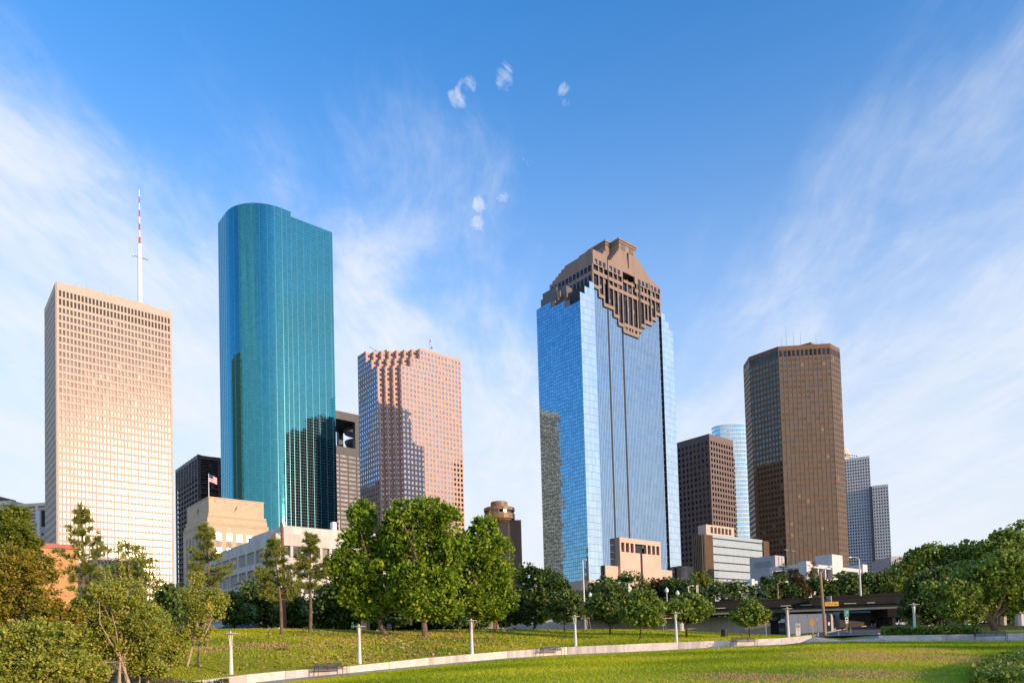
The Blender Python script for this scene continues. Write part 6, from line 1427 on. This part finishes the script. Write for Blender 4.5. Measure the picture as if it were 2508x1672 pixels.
# cars
def car(name, label, px, py, Y, rot, m):
    t = post(name, label, 'car', px, py, Y, None, rot); b = MB(); sec = [(-2.2, .45, .62), (-2.15, .42, .85), (-1.2, .38, .95), (-.7, .36, 1.0), (1.0, .36, 1.0), (1.7, .38, .96), (2.2, .42, .82), (2.25, .46, .6)]
    prof = [(-2.25, .32), (2.25, .32), (2.27, .62), (2.15, .86), (1.45, .95), (-1.0, .97), (-2.05, .86), (-2.25, .62)]
    n = len(prof); i = len(b.v); b.v += [(x, -.86, z) for x, z in prof] + [(x, .86, z) for x, z in prof]
    for k_ in range(n): j = (k_ + 1) % n; b.f.append((i + k_, i + j, i + n + j, i + n + k_)[::-1]); b.uv.append(((0, 0),) * 4)
    b.f.append(tuple(i + k_ for k_ in range(n))); b.uv.append(((0, 0),) * n); b.f.append(tuple(i + n + k_ for k_ in range(n))[::-1]); b.uv.append(((0, 0),) * n); b.build('body', m, t)
    b = MB(); b.hexa([(-1.5, -.80, .96), (1.3, -.80, .96), (1.3, .80, .96), (-1.5, .80, .96), (-.95, -.62, 1.42), (.65, -.62, 1.42), (.65, .62, 1.42), (-.95, .62, 1.42)]); b.build('cabin_glass', M['plain_glass'], t)
    b = MB(); b.box(-.98, .68, -.64, .64, 1.42, 1.47); b.build('roof', m, t)
    for x in (-1.4, 1.4):
        for y in (-.88, .66): w = MB(); w.tube((x, y, .32), (x, y + .22, .32), .32, .32, 16); o = w.build('wheel', M['tyre'], t); w = MB(); w.tube((x, y - .005 if y < 0 else y + .2, .32), (x, y + .01 if y < 0 else y + .226, .32), .19, .19, 10); w.build('rim', M['galv'], o)
    for y in (-.6, .6): w = MB(); w.box(2.2, 2.29, y - .2, y + .2, .64, .76); w.build('headlight', M['sign_white'], t)
    for y in (-.6, .6): w = MB(); w.box(-2.29, -2.2, y - .2, y + .2, .64, .78); w.build('tail_light', M['red_paint'], t)
car('parked_car', 'dark parked car on the street above the lawn crest', 574, 1550, 105, .15, M['car_dark'])
car('parked_car', 'white parked car glimpsed between birch foliage and the lawn', 402, 1548, 104, .1, M['car_white'])
car('parked_car', 'red brown parked car behind the dark one near the rusty pole', 606, 1548, 110, .1, M['rust'])
# the worker in a hi-vis vest
def worker():
    t = thing('person', 'worker in yellow green safety vest and dark trousers standing behind the lawn crest', 'person', (at(864, 1550, 96).x, 96, ground_z(at(864, 1550, 96).x, 96) - .1), R(15))
    joints = {'pel': (0, 0, .95, .14), 'wai': (0, 0, 1.10, .13), 'che': (0, -.01, 1.32, .155), 'nek': (0, 0, 1.48, .06), 'hed': (0, -.01, 1.62, .095), 'top': (0, 0, 1.71, .07), 'lh': (-.10, 0, .90, .10), 'lk': (-.12, -.03, .50, .07), 'la': (-.12, .02, .09, .05), 'lt': (-.13, -.14, .04, .04),
              'rh': (.10, 0, .90, .10), 'rk': (.12, -.02, .50, .07), 'ra': (.13, .02, .09, .05), 'rt': (.15, -.14, .04, .04), 'ls': (-.19, 0, 1.42, .065), 'le': (-.25, .02, 1.15, .048), 'lw': (-.22, -.12, .95, .035), 'lhd': (-.21, -.17, .88, .035), 'rs': (.19, 0, 1.42, .065), 're': (.26, .02, 1.15, .048), 'rw': (.22, -.14, .97, .035), 'rhd': (.20, -.19, .91, .035)}
    ks = list(joints); ed = [('pel', 'wai'), ('wai', 'che'), ('che', 'nek'), ('nek', 'hed'), ('hed', 'top'), ('pel', 'lh'), ('lh', 'lk'), ('lk', 'la'), ('la', 'lt'), ('pel', 'rh'), ('rh', 'rk'), ('rk', 'ra'), ('ra', 'rt'), ('che', 'ls'), ('ls', 'le'), ('le', 'lw'), ('lw', 'lhd'), ('che', 'rs'), ('rs', 're'), ('re', 'rw'), ('rw', 'rhd')]
    hands = []
    for sgn, w in ((-1, 'lhd'), (1, 'rhd')):
        x, y, z, _ = joints[w]
        for f in range(5): nm = w + str(f); joints[nm] = (x + sgn * .0 + (f - 2) * .013, y - .03 - (.01 if f else -.02), z - (.075 if f else .03) + abs(f - 2.5) * .008, .009); ks.append(nm); ed.append((w, nm))
    me = bpy.data.meshes.new('body'); me.from_pydata([joints[k_][:3] for k_ in ks], [(ks.index(a), ks.index(b_)) for a, b_ in ed], []); o = bpy.data.objects.new('body', me); COL.objects.link(o); o.parent = t
    sk = o.modifiers.new('skin', 'SKIN'); ss = o.modifiers.new('sub', 'SUBSURF'); ss.levels = ss.render_levels = 1
    for i_, k_ in enumerate(ks): me.skin_vertices[0].data[i_].radius = (joints[k_][3],) * 2; me.skin_vertices[0].data[i_].use_root = (k_ == 'pel')
    me.materials.append(M['navy_cloth'])
    v = MB(); v.lathe([(.185, 1.0), (.20, 1.2), (.205, 1.36), (.15, 1.46), (.08, 1.49)], 16); ov = v.build('safety_vest', M['hivis'], t); ov.scale = (1, .82, 1)
    for z in (1.08, 1.25): q = MB(); q.lathe([(.207, z), (.209, z + .05)], 16); oq = q.build('reflective_band', M['sign_white'], ov)
    h_ = MB(); h_.lathe([(.135, 1.66), (.13, 1.68), (.115, 1.74), (.07, 1.79), (.02, 1.80)], 14); h_.build('hard_hat', M['sign_white'], t)
    f_ = MB(); f_.lathe([(.02, 1.50), (.075, 1.53), (.098, 1.60), (.098, 1.66)], 14); f_.build('face', M['skin'], t)
worker()
